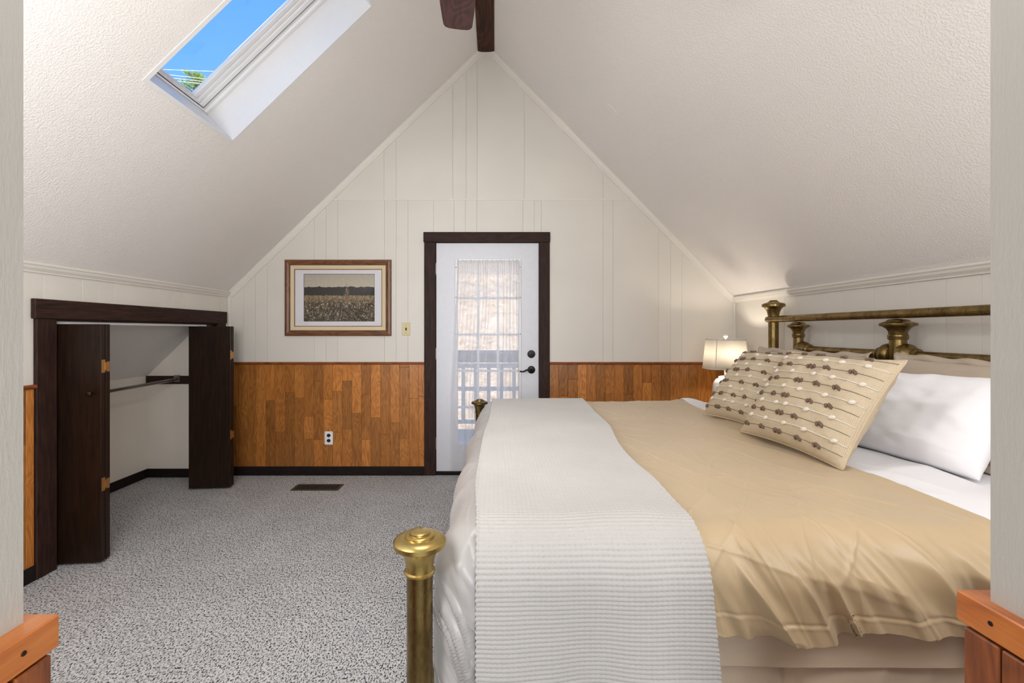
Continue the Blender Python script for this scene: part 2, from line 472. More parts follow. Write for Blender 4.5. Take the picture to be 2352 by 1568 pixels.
# walls (backing shells)
def wallpoly(name, outline, holes_boxes, y):
    pass
def ngon(bm, pts):
    return bm.faces.new([bm.verts.new(p) for p in pts])
DX0, DX1, DZ = px(1001), px(1238) , pz(557)
ybk = YB + .012
bm = bmesh.new()
for xa, xb, za in ((XL - .7, DX0, 0), (DX0, XA, DZ), (XA, DX1, DZ), (DX1, XR + .06, 0)):
    ngon(bm, [(xa, ybk, za), (xb, ybk, za), (xb, ybk, max(1.6, roof(max(xb, XL))) if xb < XR else roof(XR)), (xa, ybk, roof(max(xa, XL)))])
wall_back = obj('wall_back', bm, M['wall'])
md = wall_back.modifiers.new('thick', 'SOLIDIFY'); md.thickness = .12; md.offset = -1
tag(wall_back, 'cream panelled gable wall with the glass door and wood wainscot', 'wall', kind='structure')

# painted grooved panelling of the gable: separate boards
def clip_convex(poly, a, b, c):
    """keep a*x+b*z<=c"""
    out = []
    for i in range(len(poly)):
        p, q2 = poly[i], poly[(i + 1) % len(poly)]
        fp = a * p[0] + b * p[1] - c; fq = a * q2[0] + b * q2[1] - c
        if fp <= 0: out.append(p)
        if (fp < 0 and fq > 0) or (fp > 0 and fq < 0):
            t = fp / (fp - fq); out.append((p[0] + t * (q2[0] - p[0]), p[1] + t * (q2[1] - p[1])))
    return out
def extrude_xz(name, poly, y0, y1, mat, parent, bev=.0015):
    cx = sum(p[0] for p in poly) / len(poly); cz = sum(p[1] for p in poly) / len(poly)
    bm = bmesh.new()
    f = [bm.verts.new((p[0] - cx, 0, p[1] - cz)) for p in poly]; g = [bm.verts.new((p[0] - cx, y1 - y0, p[1] - cz)) for p in poly]
    ff = bm.faces.new(f); bm.faces.new(g[::-1])
    for i in range(len(poly)):
        j = (i + 1) % len(poly); bm.faces.new([f[j], f[i], g[i], g[j]])
    bmesh.ops.recalc_face_normals(bm, faces=bm.faces[:])
    if bev:
        bmesh.ops.bevel(bm, geom=list(ff.edges), offset=bev, segments=1, affect='EDGES')
    return obj(name, bm, mat, parent, (cx, y0, cz))
ZS = pz(459)                      # seam
G = .0006
low = [XL] + [px(u) for u in (560, 587, 614, 722, 749, 776, 883, 910, 937)] + [DX0 - .02] + [px(u) for u in (1043, 1069, 1095, 1201, 1227)] + [DX1 + .02] + [px(u) for u in (1385, 1408, 1512, 1540, 1566)] + [XR]
upp = [px(750)] + [px(u) for u in (882, 910, 1040, 1071, 1096, 1204, 1385)] + [px(1480)]
def panels(cuts, z0f, z1):
    for xa, xb in zip(cuts[:-1], cuts[1:]):
        z0 = z0f(xa, xb)
        poly = [(xa + G, z0), (xb - G, z0), (xb - G, z1), (xa + G, z1)]
        poly = clip_convex(poly, -SL, 1, ZL - XL * SL)
        poly = clip_convex(poly, SR, 1, ZR + XR * SR)
        if len(poly) < 3: continue
        extrude_xz('panel', poly, YB, YB + .011, M['wall'], wall_back, .0006)
panels(low, lambda a, b: DZ + .01 if a > DX0 - .05 and b < DX1 + .05 else 1.0, ZS - .001)
panels(upp, lambda a, b: ZS + .001, 9)
# H-strip over the horizontal seam
def strip(name, a, b, mat, label, cat='trim', bev=.0015, n=[1]):
    n[0] += 1
    o = boxobj('trim_%d' % n[0], a, b, mat, bev=bev)
    return tag(o, label, cat, kind='structure')
TRIMN = strip.__defaults__[2]
strip('t', (px(757), YB - .004, ZS - .004), (px(1468), YB + .001, ZS + .010), M['trim_white'], 'thin painted horizontal seam strip across the gable wall above the door')

# wainscot planks ------------------------------------------------------
def tones(k=None):
    t = (random.choice([.72, .82, .9, .96, 1.0, 1.05, 1.14, 1.26]) * random.uniform(.96, 1.04) if k is None else k) ** 1.1
    wv = random.uniform(-.03, .03)
    return (t * (1 + wv), t, t * (1 - wv * 2), 1)
PW = .0849
joints = {0: [1150], 1: [], 2: [1053], 3: [972], 4: [1165], 5: [922], 6: [955], 7: [1070, 1208], 8: [853, 1215], 9: [963, 1243], 10: [915, 1168],
          11: [850, 1147], 12: [1050], 13: [935, 1213], 14: [1077], 15: [1180], 16: [1108], 17: [765, 1207], 18: [957], 19: [943]}
tone_fix = {(3, 0): 1.08, (3, 1): .72, (2, 1): 1.08, (7, 1): 1.12, (9, 1): 1.22, (14, 0): 1.25, (16, 0): 1.18, (18, 0): 1.12, (17, 1): .92, (11, 1): .82, (14, 1): .84,
            (19, 1): 1.12, (17, 2): 1.1, (15, 0): .92, (6, 1): .84, (8, 1): .82, (0, 0): .84, (1, 0): .84, (5, 0): .86, (13, 1): .86, (16, 1): .88}
ZW0, ZW1 = .075, .985
def plank(parent, a, b, tone, mat=None):
    o = boxobj('plank', a, b, mat or M['plank'], parent, .0018)
    o.color = tone; return o
x = px(540 + 17 / 2.704)
x0s = px(540 + 75 / 2.704) - PW
for c in range(-1, 20):
    xa = x0s + c * PW; xb = xa + PW
    xb = min(xb, px(975))
    if c == -1: xa = XL + .0
    elif c == 0: xa = x0s
    js = [ZW1] + [pz(560 + j / 2.704) for j in joints.get(c, [1000])] + [ZW0]
    for k in range(len(js) - 1):
        plank(wall_back, (xa + .0004, YB - .008, js[k + 1] + .0004), (xb - .0004, YB + .010, js[k] - .0004), tones(tone_fix.get((c, k))))
def rand_joints(z0, z1):
    js = [z1]; z = z1 - random.uniform(.1, .6)
    while z > z0 + .08:
        js.append(z); z -= random.uniform(.22, .6)
    return js + [z0]
xa = px(1262)
while xa < XR - .01:
    xb = min(xa + .0825, XR)
    js = rand_joints(ZW0, ZW1)
    for k in range(len(js) - 1):
        plank(wall_back, (xa + .0004, YB - .008, js[k + 1] + .0004), (xb - .0004, YB + .010, js[k] - .0004), tones())
    xa = xb

# knee walls ------------------------------------------------------------
CY0, CY1, CZ = 2.447, 3.88, 1.335       # closet opening
bm = bmesh.new()
def quad_x(bm, x, y0, y1, z0, z1): ngon(bm, [(x, y0, z0), (x, y0, z1), (x, y1, z1), (x, y1, z0)])
xw = XL - .012
quad_x(bm, xw, YN - .1, CY0, 0, ZL + .02); quad_x(bm, xw, CY1, YB + .02, 0, ZL + .02); quad_x(bm, xw, CY0, CY1, CZ, ZL + .02)
wall_left = obj('wall_left', bm, M['wall'])
md = wall_left.modifiers.new('thick', 'SOLIDIFY'); md.thickness = .07; md.offset = 1
tag(wall_left, 'low cream knee wall holding the closet opening on the left', 'wall', kind='structure')
bm = bmesh.new(); quad_x(bm, XR + .012, YN - .1, YB + .02, 0, ZR + .02)
wall_right = obj('wall_right', bm, M['wall'])
md = wall_right.modifiers.new('thick', 'SOLIDIFY'); md.thickness = .06; md.offset = -1
tag(wall_right, 'low cream knee wall behind the brass headboard on the right', 'wall', kind='structure')
def knee_panels(wall, xface, s, cuts, ztop, skip=None):
    for ya, yb in zip(cuts[:-1], cuts[1:]):
        z0 = 1.0
        if skip and ya > skip[0] - .06 and yb < skip[1] + .06: z0 = skip[2]
        a = (min(xface, xface + s * .011), ya + G, z0); b = (max(xface, xface + s * .011), yb - G, ztop)
        boxobj('panel', a, b, M['wall'], wall, .001)
knee_panels(wall_left, XL, -1, [YN, .9, 1.0, 1.1, 1.5, 1.6, 1.7, 2.1, 2.2, CY0 - .05, 2.62, 2.73, 2.84, 3.24, 3.35, 3.46, 3.78, CY1 + .05, YB], ZL - .005, (CY0, CY1, CZ + .05))
knee_panels(wall_right, XR, 1, [YN, .7, .8, .9, 1.3, 1.4, 1.5, 1.9, 2.0, 2.16, 2.35, 2.57, 2.80, 2.93, 3.245, 3.36, 3.47, YB], ZR - .005)
def knee_planks(wall, xface, s, ya, yb):
    y = ya
    while y < yb - .01:
        y2 = min(y + .0845, yb); js = rand_joints(ZW0, ZW1)
        for k in range(len(js) - 1):
            a = (min(xface - s * .008, xface + s * .010), y + .0004, js[k + 1] + .0004); b = (max(xface - s * .008, xface + s * .010), y2 - .0004, js[k] - .0004)
            plank(wall, a, b, tones())
        y = y2
knee_planks(wall_left, XL, -1, YN, 2.338)
knee_planks(wall_right, XR, 1, YN, YB - .01)

# near wall with the opening that the picture is taken through
bm = bmesh.new()
LX, RX = -.453, .514
box(bm, (XL - .1, .29, 0), (LX, .437, 2.3)); box(bm, (RX, .29, 0), (XR + .06, .472, 2.3)); box(bm, (LX, .29, 2.3), (RX, .45, 2.45))
wall_front = obj('wall_front', bm, M['jamb_paint'])
bm = bmesh.new()
ngon(bm, [(XL - .1, .36, 2.3), (XR + .06, .36, 2.3), (XR + .06, .36, 4.2), (XL - .1, .36, 4.2)])
tag(wall_front, 'painted wall ends either side of the opening one looks through', 'wall', kind='structure')
obj('gable_panel', bm, M['wall'], wall_front)
# wood cladding of the wall ends
for s, xe, ye, nm in ((-1, -.4316, .4515, 'left'), (1, .50, .494, 'right')):
    ow = LX if s < 0 else RX
    # reveal planks
    y = ye - .006
    first = True
    while y > .29:
        y2 = max(y - (.036 if first else .058), .285); first = False
        a = (min(xe + s * .001, xe + s * .02), y2 + .0008, .0); b = (max(xe + s * .001, xe + s * .02), y - .0008, .965)
        plank(wall_front, a, b, tones(random.uniform(.85, 1.08)), M['pine_v']); y = y2
    plank(wall_front, (min(xe + s * .02, xe + s * .6), ye - .022, 0), (max(xe + s * .02, xe + s * .6), ye - .006, .965), tones(.95), M['pine_v'])
    # cap: band + top board
    a = (min(xe, xe + s * .6), .27, .968); b = (max(xe, xe + s * .6), ye, 1.0)
    c = boxobj('cap_rail', a, b, M['pine'], wall_front, .0015)
    for q_, (yy, zz) in enumerate(((ye - .035, .985), (ye - .085, .982))):
        k = obj('knot', lathe(bmesh.new(), [(.0025, 0), (.0022, .0006)], 12, axis_matrix((xe - s * .0003 - c.location.x, yy - c.location.y, zz - c.location.z), (-s, 0, 0))), M['dark_wood'], c)

# baseboards
def base(name, a, b, mat, label):
    return tag(boxobj(name, a, b, mat, bev=.002), label, 'baseboard', kind='structure')
base('baseboard_back', (XL, YB - .022, 0), (px(975), YB - .006, ZW0 + .003), M['black_base'], 'black-stained baseboard under the wood wainscot left of the door')
base('baseboard_back_right', (px(1262), YB - .022, 0), (XR, YB - .006, ZW0 + .003), M['black_base'], 'black-stained baseboard right of the door behind the bed')
base('baseboard_left', (XL - .002, YN, 0), (XL + .018, 2.338, ZW0 + .003), M['black_base'], 'black-stained baseboard left of the closet opening')
base('baseboard_right', (XR - .018, YN + .05, 0), (XR + .002, YB - .022, ZW0 + .003), M['black_base'], 'black-stained baseboard along the wall behind the headboard')
# chair rails
RAILP = [(0, 0), (.016, 0), (.022, .004), (.024, .012), (.021, .018), (.017, .021), (0, .021)]
def rail(p0, p1, side, mat, label, n):
    o = obj('trim_%d' % n, prism(bmesh.new(), RAILP, p0, p1, side=side), mat); return tag(o, label, 'chair rail', kind='structure')
rail((XL, YB - .001, .984), (px(975), YB - .001, .984), (0, -1, 0), M['rail_wood'], 'reddish wood chair rail capping the wainscot left of the door', 30)
rail((px(1262), YB - .001, .984), (XR, YB - .001, .984), (0, -1, 0), M['rail_wood'], 'reddish wood chair rail right of the door towards the lamp', 31)
rail((XL + .001, YN, .984), (XL + .001, 2.338, .984), (1, 0, 0), M['rail_wood_y'], 'short reddish chair rail end left of the closet casing', 32)
rail((XR - .001, YN + .05, .984), (XR - .001, YB, .984), (-1, 0, 0), M['rail_wood_y'], 'reddish chair rail behind the brass headboard', 33)

# crown coves on the knee walls, gable trims, corner beads
COVE = [(0, 0), (.010, 0), (.012, .008), (.024, .022), (.028, .034), (.034, .040), (.034, .052), (0, .052)]
def cove(p0, p1, side, label, n):
    tag(obj('trim_%d' % n, prism(bmesh.new(), COVE, p0, p1, side=side), M['trim_white']), label, 'crown moulding', kind='structure')
cove((XL, YN, ZL - .040), (XL, YB, ZL - .040), (1, 0, 0), 'cream cove moulding between left knee wall and sloped ceiling', 40)
cove((XR, YN, ZR - .040), (XR, YB, ZR - .040), (-1, 0, 0), 'cream cove moulding between right knee wall and sloped ceiling', 41)
for s, (x0, z0), n, lb in ((1, (XL, ZL), 42, 'left'), (-1, (XR, ZR), 43, 'right')):
    d = Vector((XA - x0, 0, ZA - z0)).normalized(); up = Vector((d.z * s, 0, -d.x * s)); up = up if up.z < 0 else -up
    prof = [(0, 0), (.016, 0), (.018, .010), (.010, .030), (.008, .056), (0, .058)]
    p0 = Vector((x0, YB, z0)); p1 = Vector((XA, YB, ZA))
    tag(obj('trim_%d' % n, prism(bmesh.new(), prof, p0, p1, up=up, side=(0, -1, 0)), M['trim_white']), 'cream trim along the %s slope of the gable wall' % lb, 'trim', kind='structure')
tag(boxobj('trim_44', (XL, YB - .010, 1.005), (XL + .024, YB, ZL - .02), M['trim_white'], bev=.003), 'cream corner strip where gable wall meets left knee wall', 'trim', kind='structure')
tag(boxobj('trim_45', (XR - .020, YB - .010, 1.005), (XR, YB, ZR - .02), M['trim_white'], bev=.003), 'cream corner strip where gable wall meets right knee wall', 'trim', kind='structure')

# ridge beam
tag(boxobj('ridge_beam', (-.152, YN, 3.757), (-.006, YB - .002, 3.93), M['beam'], bev=.006), 'dark brown wooden ridge beam at the ceiling peak', 'beam', kind='structure')

# closet interior
XC = -3.05
bm = bmesh.new()
def clz(x): return .887 + .9665 * (x - XC)
xi = XL - .085
ngon(bm, [(XC, 2.15, 0), (XC, 2.15, clz(XC)), (XC, 3.99, clz(XC)), (XC, 3.99, 0)])
ngon(bm, [(XC, 3.99, 0), (XC, 3.99, clz(XC)), (xi, 3.99, clz(xi)), (xi, 3.99, 0)])
ngon(bm, [(XC, 2.15, 0), (xi, 2.15, 0), (xi, 2.15, clz(xi)), (XC, 2.15, clz(XC))])
wc = obj('wall_closet', bm, M['plaster']); tag(wc, 'cream plaster walls inside the knee-wall closet', 'wall', kind='structure')
bm = bmesh.new(); ngon(bm, [(XC, 2.15, clz(XC)), (xi, 2.15, clz(xi)), (xi, 3.99, clz(xi)), (XC, 3.99, clz(XC))])
tag(obj('ceiling_closet', bm, M['ceiling']), 'sloping textured ceiling inside the closet', 'ceiling', kind='structure')
base('baseboard_closet', (XC, 2.16, 0), (XC + .014, 3.99, .075), M['black_base'], 'dark baseboard along the closet back wall')
base('baseboard_closet_end', (XC + .014, 3.976, 0), (xi, 3.99, .075), M['black_base'], 'dark baseboard across the far end of the closet')
# jamb of the closet opening
bm = bmesh.new()
box(bm, (XL - .084, CY0 - .01, 0), (XL, CY0, CZ)); box(bm, (XL - .084, CY1, 0), (XL, CY1 + .01, CZ)); box(bm, (XL - .084, CY0, CZ), (XL, CY1, CZ + .012))
tag(obj('trim_50', bm, M['dark_wood']), 'dark jamb boards lining the closet opening', 'jamb', kind='structure')
# casing
for n, (a, b, m, lb) in enumerate((
        ((XL + .001, 2.338, 0), (XL + .022, CY0, 1.345), 'dark_wood', 'dark brown upright casing board left of the closet opening'),
        ((XL + .001, CY1 - .005, 0), (XL + .022, 3.985, 1.345), 'dark_wood', 'dark brown upright casing board at the far end of the closet opening'),
        ((XL + .001, 2.325, 1.345), (XL + .028, 3.99, 1.447), 'dark_wood_y', 'dark brown horizontal head casing above the closet opening'))):
    tag(boxobj('trim_%d' % (51 + n), a, b, M[m], bev=.003), lb, 'casing', kind='structure')
# bifold track
tr = tag(boxobj('trim_54', (XL - .045, CY0 + .005, CZ - .018), (XL - .020, CY1 - .08, CZ - .001), M['gloss_white'], bev=.002), 'thin white metal door track under the closet head casing', 'track', kind='structure')
obj('bracket', B((XL - .050, CY1 - .10, CZ - .03), (XL - .012, CY1 - .01, CZ - .001), .002), M['black'], tr).location = -tr.location

# bifold doors: each pair folded, knuckle edge pointing into the room
def bifold(n, p_in, p_out, thick, gap, label, knob_side):
    """p_in: pivot-side bottom corner of the camera-facing leaf, p_out: its free (hinged) corner"""
    p_in, p_out = Vector(p_in), Vector(p_out); d = (p_out - p_in); L = d.length; d.normalize()
    nrm = Vector((-d.y, d.x, 0))
    if nrm.y < 0: nrm = -nrm
    e = empty('door_%d' % n, (p_out.x, p_out.y, 0), label, 'closet door', kind='structure')
    R = Matrix(((d.x, nrm.x, 0, p_in.x - p_out.x), (d.y, nrm.y, 0, p_in.y - p_out.y), (0, 0, 1, 0), (0, 0, 0, 1)))
    for k in range(2):
        y0 = k * (thick + gap)
        ang = (.03 if k else 0)
        MM = R @ Matrix.Translation((L, y0, 0)) @ Matrix.Rotation(-ang if k else 0, 4, 'Z') @ Matrix.Translation((-L, 0, 0))
        pnl = obj('leaf', B((0, 0, .014), (L, thick, 1.318), .002), M['bifold'], e); pnl.matrix_local = MM
    for z in (1.05, .40):
        bm = bmesh.new()
        box(bm, (L - .002, .004, z), (L + .003, thick - .004, z + .072)); box(bm, (L - .002, thick + gap + .004, z + .004), (L + .003, 2 * thick + gap - .006, z + .06))
        box(bm, (L, thick - .006, z + .012), (L + .006, thick + gap + .008, z + .056))
        h = obj('hinge', bm, M['hinge_brass'], e); h.matrix_local = R
    bm = bmesh.new()
    kn = [(.006, 0), (.006, .012), (.014, .018), (.016, .026), (.012, .032), (.004, .034)]
    if knob_side == 'front': mt = axis_matrix((L - .045, 0, .94), (0, -1, 0))
    else: mt = axis_matrix((L - .045, 2 * thick + gap, .94), (0, 1, 0))
    k = obj('knob', lathe(bm, kn, 20, mt), M['bifold'], e, smooth=True); k.matrix_local = R
    return e
bifold(2, (-2.50, 2.462, 0), (-2.160, 2.494, 0), .030, .006, 'folded dark brown bifold closet door nearest the viewer', 'front')
bifold(3, (-2.462, 3.655, 0), (-2.150, 3.690, 0), .030, .008, 'folded dark brown bifold closet door at the far end of the opening', 'back')

# closet rod on its board
e = empty('closet_rod', (-2.77, 3.95, .86), 'slim metal hanging rod running through the closet', 'rod')
obj('rod', path_tube(bmesh.new(), [(0, .025, .0), (0, -.7, -.012), (0, -1.2, -.006), (0, -1.78, .0)], .0125, 14), M['chrome'], e, smooth=True)
obj('rod_socket', B((-.025, .005, -.022), (.025, .022, .036), .003), M['chrome'], e)
tag(boxobj('rod_board', (XC + .002, 3.970, .818), (xi, 3.989, .888), M['dark_wood_h'], bev=.002), 'dark wooden support board at the far end of the closet holding the rod', 'board')

# ------------------------------------------------------------------ glass door
yd0, yd1 = YB + .008, YB + .050
e = empty('door_1', ((DX0 + DX1) / 2, YB + .03, 0), 'white patio door with fifteen small panes behind a sheer curtain', 'door', kind='structure')
def child_box(par, name, a, b, mat, bev=0, smooth=False):
    o = boxobj(name, a, b, mat, par, bev); o.location = Vector(o.location) - Vector(par.location if par.parent is None else par.parent.location + par.location); return o
gx0, gx1, gz0, gz1 = px(1051), px(1191), pz(1015), pz(602)
bm = bmesh.new(); ex, ey = e.location.x, e.location.y
dx0, dx1, dz0, dz1 = DX0 + .004, DX1 - .003, .032, DZ - .004
def eb(bm, a, b, bev=0): box(bm, (a[0] - ex, a[1] - ey, a[2]), (b[0] - ex, b[1] - ey, b[2]), bev)
eb(bm, (dx0, yd0, dz0), (gx0, yd1, dz1)); eb(bm, (gx1, yd0, dz0), (dx1, yd1, dz1)); eb(bm, (gx0, yd0, gz1), (gx1, yd1, dz1)); eb(bm, (gx0, yd0, dz0), (gx1, yd1, gz0))
obj('door_slab', bm, M['door_white'], e)
bm = bmesh.new(); fw = .022
ox0, ox1, oz0, oz1 = px(1045), px(1197), pz(1021), pz(594)
for a, b in (((ox0, oz0), (ox0 + fw, oz1)), ((ox1 - fw, oz0), (ox1, oz1)), ((ox0 + fw, oz1 - fw), (ox1 - fw, oz1)), ((ox0 + fw, oz0), (ox1 - fw, oz0 + fw))):
    eb(bm, (a[0], yd0 - .012, a[1]), (b[0], yd0, b[1]), .004)
gf = obj('glazing_frame', bm, M['gloss_white'], e)
for u, v in ((1063, 597), (1120, 597), (1177, 597), (1046.5, 614), (1195.5, 614), (1046.5, 683), (1195.5, 683), (1195.5, 767), (1046.5, 767), (1046.5, 852), (1195.5, 852), (1046.5, 935)):
    xx = px(u) + (.004 if u < 1050 else -.004 if u > 1190 else 0); zz = pz(v) - (.003 if v < 600 else 0)
    s_ = obj('screw', lathe(bmesh.new(), [(.0045, 0), (.004, .001)], 12, axis_matrix((xx - ex, yd0 - .0122 - ey, zz), (0, -1, 0))), M['black'], gf)
rows = [gz1] + [pz(v) for v in (684, 768, 852, 936)] + [gz0]; cols = [gx0, px(1098), px(1143.5), gx1]
mw = .009
for z in rows[1:-1]: child_box(e, 'muntin', (gx0, yd0 + .004, z - mw), (gx1, yd1 - .004, z + mw), M['gloss_white'], .003)
for x in cols[1:-1]: child_box(e, 'muntin', (x - mw, yd0 + .005, gz0), (x + mw, yd1 - .005, gz1), M['gloss_white'], .003)
for i in range(3):
    for j in range(5):
        bm = bmesh.new(); ngon(bm, [(cols[i] - ex, YB + .03 - ey, rows[j + 1]), (cols[i + 1] - ex, YB + .03 - ey, rows[j + 1]), (cols[i + 1] - ex, YB + .03 - ey, rows[j]), (cols[i] - ex, YB + .03 - ey, rows[j])])
        obj('pane', bm, M['glass'], e)
for v in (617, 812, 1018):
    bm = bmesh.new(); z = pz(v)
    eb(bm, (DX0 - .008, yd0 - .012, z - .052), (DX0 + .004, yd0 - .001, z + .052), .002)
    h = obj('hinge', bm, M['hinge_steel'], e); h['label'] = 'steel hinge'
bx = px(1220.5)
bm = lathe(bmesh.new(), [(.035, 0), (.035, .006), (.030, .012), (.018, .013), (.017, .017), (.004, .018)], 36, axis_matrix((bx - ex, yd0 - ey, pz(813)), (0, -1, 0)))
db = obj('deadbolt', bm, M['bronze'], e); db['label'] = 'dark bronze deadbolt'
bm = bmesh.new(); box(bm, (bx - ex - .004, yd0 - .030 - ey, pz(813) - .014), (bx - ex + .004, yd0 - .016 - ey, pz(813) + .014), .002); obj('thumb_turn', bm, M['bronze'], db)
bz = pz(849)
ro = obj('rosette', lathe(bmesh.new(), [(.034, 0), (.034, .006), (.028, .011), (.014, .013), (.013, .045), (.004, .047)], 36, axis_matrix((bx - ex, yd0 - ey, bz), (0, -1, 0))), M['bronze'], e, smooth=False)
pts = [(bx - ex - dx, yd0 - .045 - ey, bz + dz) for dx, dz in ((0, 0), (.02, .006), (.045, .0), (.07, -.012), (.09, -.014), (.105, -.008))]
lv = obj('lever', path_tube(bmesh.new(), pts, [.011, .010, .008, .007, .007, .006], 12), M['bronze'], ro, smooth=True); lv['label'] = 'curved dark bronze lever handle'
# threshold, jamb, casing
tag(boxobj('trim_60', (DX0 - .01, YB - .010, .0), (DX1 + .01, YB + .06, .026), M['bronze'], bev=.004), 'dark metal threshold under the patio door', 'threshold', kind='structure')
bm = bmesh.new(); box(bm, (DX0 - .02, YB, 0), (DX0 + .0005, YB + .13, DZ)); box(bm, (DX1 - .0005, YB, 0), (DX1 + .02, YB + .13, DZ)); box(bm, (DX0 - .02, YB, DZ - .0005), (DX1 + .02, YB + .13, DZ + .02))
tag(obj('trim_61', bm, M['dark_wood']), 'dark door jamb around the patio door', 'jamb', kind='structure')
for n, (a, b, m, lb) in enumerate((
        ((px(975), YB - .022, 0), (px(1001), YB, pz(557)), 'dark_wood', 'dark brown upright casing board left of the patio door'),
        ((px(1238), YB - .022, 0), (px(1262), YB, pz(557)), 'dark_wood', 'dark brown upright casing board right of the patio door'),
        ((px(973.5), YB - .027, pz(557)), (px(1263), YB, pz(534)), 'dark_wood_h', 'dark brown head casing board above the patio door'))):
    tag(boxobj('trim_%d' % (62 + n), a, b, M[m], bev=.003), lb, 'casing', kind='structure')

# sheer curtain
e = empty('sheer_curtain', (px(1120), YB - .022, pz(600)), 'white sheer curtain gathered on a thin rod over the door glass', 'curtain')
nx, nz = 260, 120
uu, tt = np.meshgrid(np.linspace(0, 1, nx), np.linspace(0, 1, nz), indexing='ij')
ztop, zbot = pz(599), pz(1078)
xl = px(1051) + (px(1034) - px(1051)) * sstep(.0, .75, tt) ; xr = px(1194) - (px(1194) - px(1185)) * tt * .3
uw = uu + .020 * vn(uu * 7, tt * 2.5, 3) * sstep(0, .2, tt) * np.sin(uu * PI)
X = xl + (xr - xl) * uw
ph = uu * 2 * PI * 8.5 + 2.6 * vn(uu * 4, tt * 1.2, 5)
amp = .016 * (1 - .1 * tt) * (.75 + .5 * vn(uu * 9, tt * 2, 8))
Y = amp * np.sin(ph) + .006 * np.sin(uu * 2 * PI * 37 + 1.3) * (1 - sstep(.02, .12, tt)) 
Z = ztop + (zbot - ztop) * tt + .004 * np.sin(uu * 2 * PI * 15) * (1 - sstep(0, .03, tt))
Pm = np.stack([X - e.location.x, Y - .012, Z - e.location.z], -1)
link('drape', grid_mesh('drape', Pm, np.stack([uu, tt], -1)), M['sheer'], e)
k = int(nz * .075)
P2 = Pm[:, :k].copy(); P2[..., 1] -= .003
hd = link('rod_pocket', grid_mesh('rod_pocket', P2, np.stack([uu[:, :k], tt[:, :k]], -1)), M['sheer'], e)
obj('curtain_rod', tube(bmesh.new(), (px(1050) - e.location.x, .002, -.008), (px(1194) - e.location.x, .002, -.008), .004, 12), M['gloss_white'], e)

# ------------------------------------------------------------------ picture
x0, x1, z0, z1 = px(656), px(899.5), pz(771), pz(597)
e = empty('framed_picture', ((x0 + x1) / 2, YB, (z0 + z1) / 2), 'framed country field print with white mat and wood frame on the gable wall', 'picture')
W, H = (x1 - x0) / 2, (z1 - z0) / 2
def mitre_frame(par, name, W, H, wd, prof, mat_h, mat_v, one=True):
    """prof: [(inward 0..wd, -y depth)]"""
    bm = bmesh.new(); rings = []
    for a, d in prof:
        rings.append([bm.verts.new(p) for p in ((-W + a, -d, -H + a), (W - a, -d, -H + a), (W - a, -d, H - a), (-W + a, -d, H - a))])
    mi = []
    for i in range(len(rings) - 1):
        for k in range(4):
            j = (k + 1) % 4
            f = bm.faces.new([rings[i][k], rings[i][j], rings[i + 1][j], rings[i + 1][k]]); f.material_index = 0 if k in (0, 2) else 1
    bmesh.ops.recalc_face_normals(bm, faces=bm.faces[:])
    o = obj(name, bm, None, par); o.data.materials.append(mat_h); o.data.materials.append(mat_v); return o
fr = mitre_frame(e, 'frame', W, H, .048, [(0, 0), (0, .020), (.006, .027), (.024, .030), (.040, .024), (.048, .016), (.048, .004)], M['frame_wood'], M['frame_wood_v'])
mitre_frame(e, 'liner', W - .048, H - .048, .036, [(0, .014), (.004, .018), (.030, .014), (.034, .012), (.034, .004)], M['linen'], M['linen'])['label'] = 'cream linen liner'
mitre_frame(e, 'fillet', W - .082, H - .082, .006, [(0, .011), (.005, .013), (.006, .006)], M['rail_wood'], M['rail_wood'])['label'] = 'thin reddish inner fillet'
ix0, ix1, iz0, iz1 = px(698.5) - e.location.x, px(861) - e.location.x, pz(738) - e.location.z, pz(629) - e.location.z
bm = bmesh.new(); wi, hi = W - .086, H - .086
for a, b in (((-wi, -hi), (ix0, hi)), ((ix1, -hi), (wi, hi)), ((ix0, iz1), (ix1, hi)), ((ix0, -hi), (ix1, iz0))):
    box(bm, (a[0], -.0075, a[1]), (b[0], -.005, b[1]))
obj('mat_board', bm, M['mat_board'], e)
# print: pale sky, dark tree line, weedy field
q = NT('field_print'); q.p.inputs['Roughness'].default_value = .6
v = q.coord(); sp = q.n('ShaderNodeSeparateXYZ'); q.l(v, sp.inputs[0]); zc = sp.outputs[2]; xc = sp.outputs[0]
hh = iz1 - iz0
sx = q.coord(scale=(1, 1, .001)); n1 = q.noise(sx, 14, 5, .65)
n2 = q.noise(q.coord(), 110, 4, .75); n3 = q.noise(q.coord(), 60, 3, .7); n4 = q.noise(q.coord(scale=(1, 1, .3)), 160, 3, .7)
zn = q.math('DIVIDE', q.math('SUBTRACT', zc, iz0), hh)       # 0 bottom .. 1 top
tree_top = q.math('ADD', .665, q.math('MULTIPLY', n1, .12)); tree_bot = q.math('ADD', .50, q.math('MULTIPLY', n4, .09))
m_tree = q.math('LESS_THAN', zn, tree_top); m_field = q.math('LESS_THAN', zn, tree_bot)
sky = q.ramp(zn, [(.7, lin(196, 184, 164)), (1, lin(176, 166, 150))])
sky = q.mix(.35, sky, q.ramp(n3, [(.3, lin(160, 150, 134)), (.7, lin(200, 190, 172))]))
trees = q.ramp(n3, [(.3, lin(28, 26, 25)), (.7, lin(50, 46, 42))])
fa = q.ramp(q.math('ADD', q.math('MULTIPLY', n2, .7), q.math('MULTIPLY', n3, .3)), [(.42, lin(22, 18, 14)), (.50, lin(78, 62, 40)), (.555, lin(140, 118, 80)), (.60, lin(232, 220, 196))])
fb = q.ramp(q.math('ADD', q.math('MULTIPLY', n4, .6), q.math('MULTIPLY', n3, .4)), [(.38, lin(74, 58, 38)), (.52, lin(146, 124, 88)), (.64, lin(190, 170, 130))])
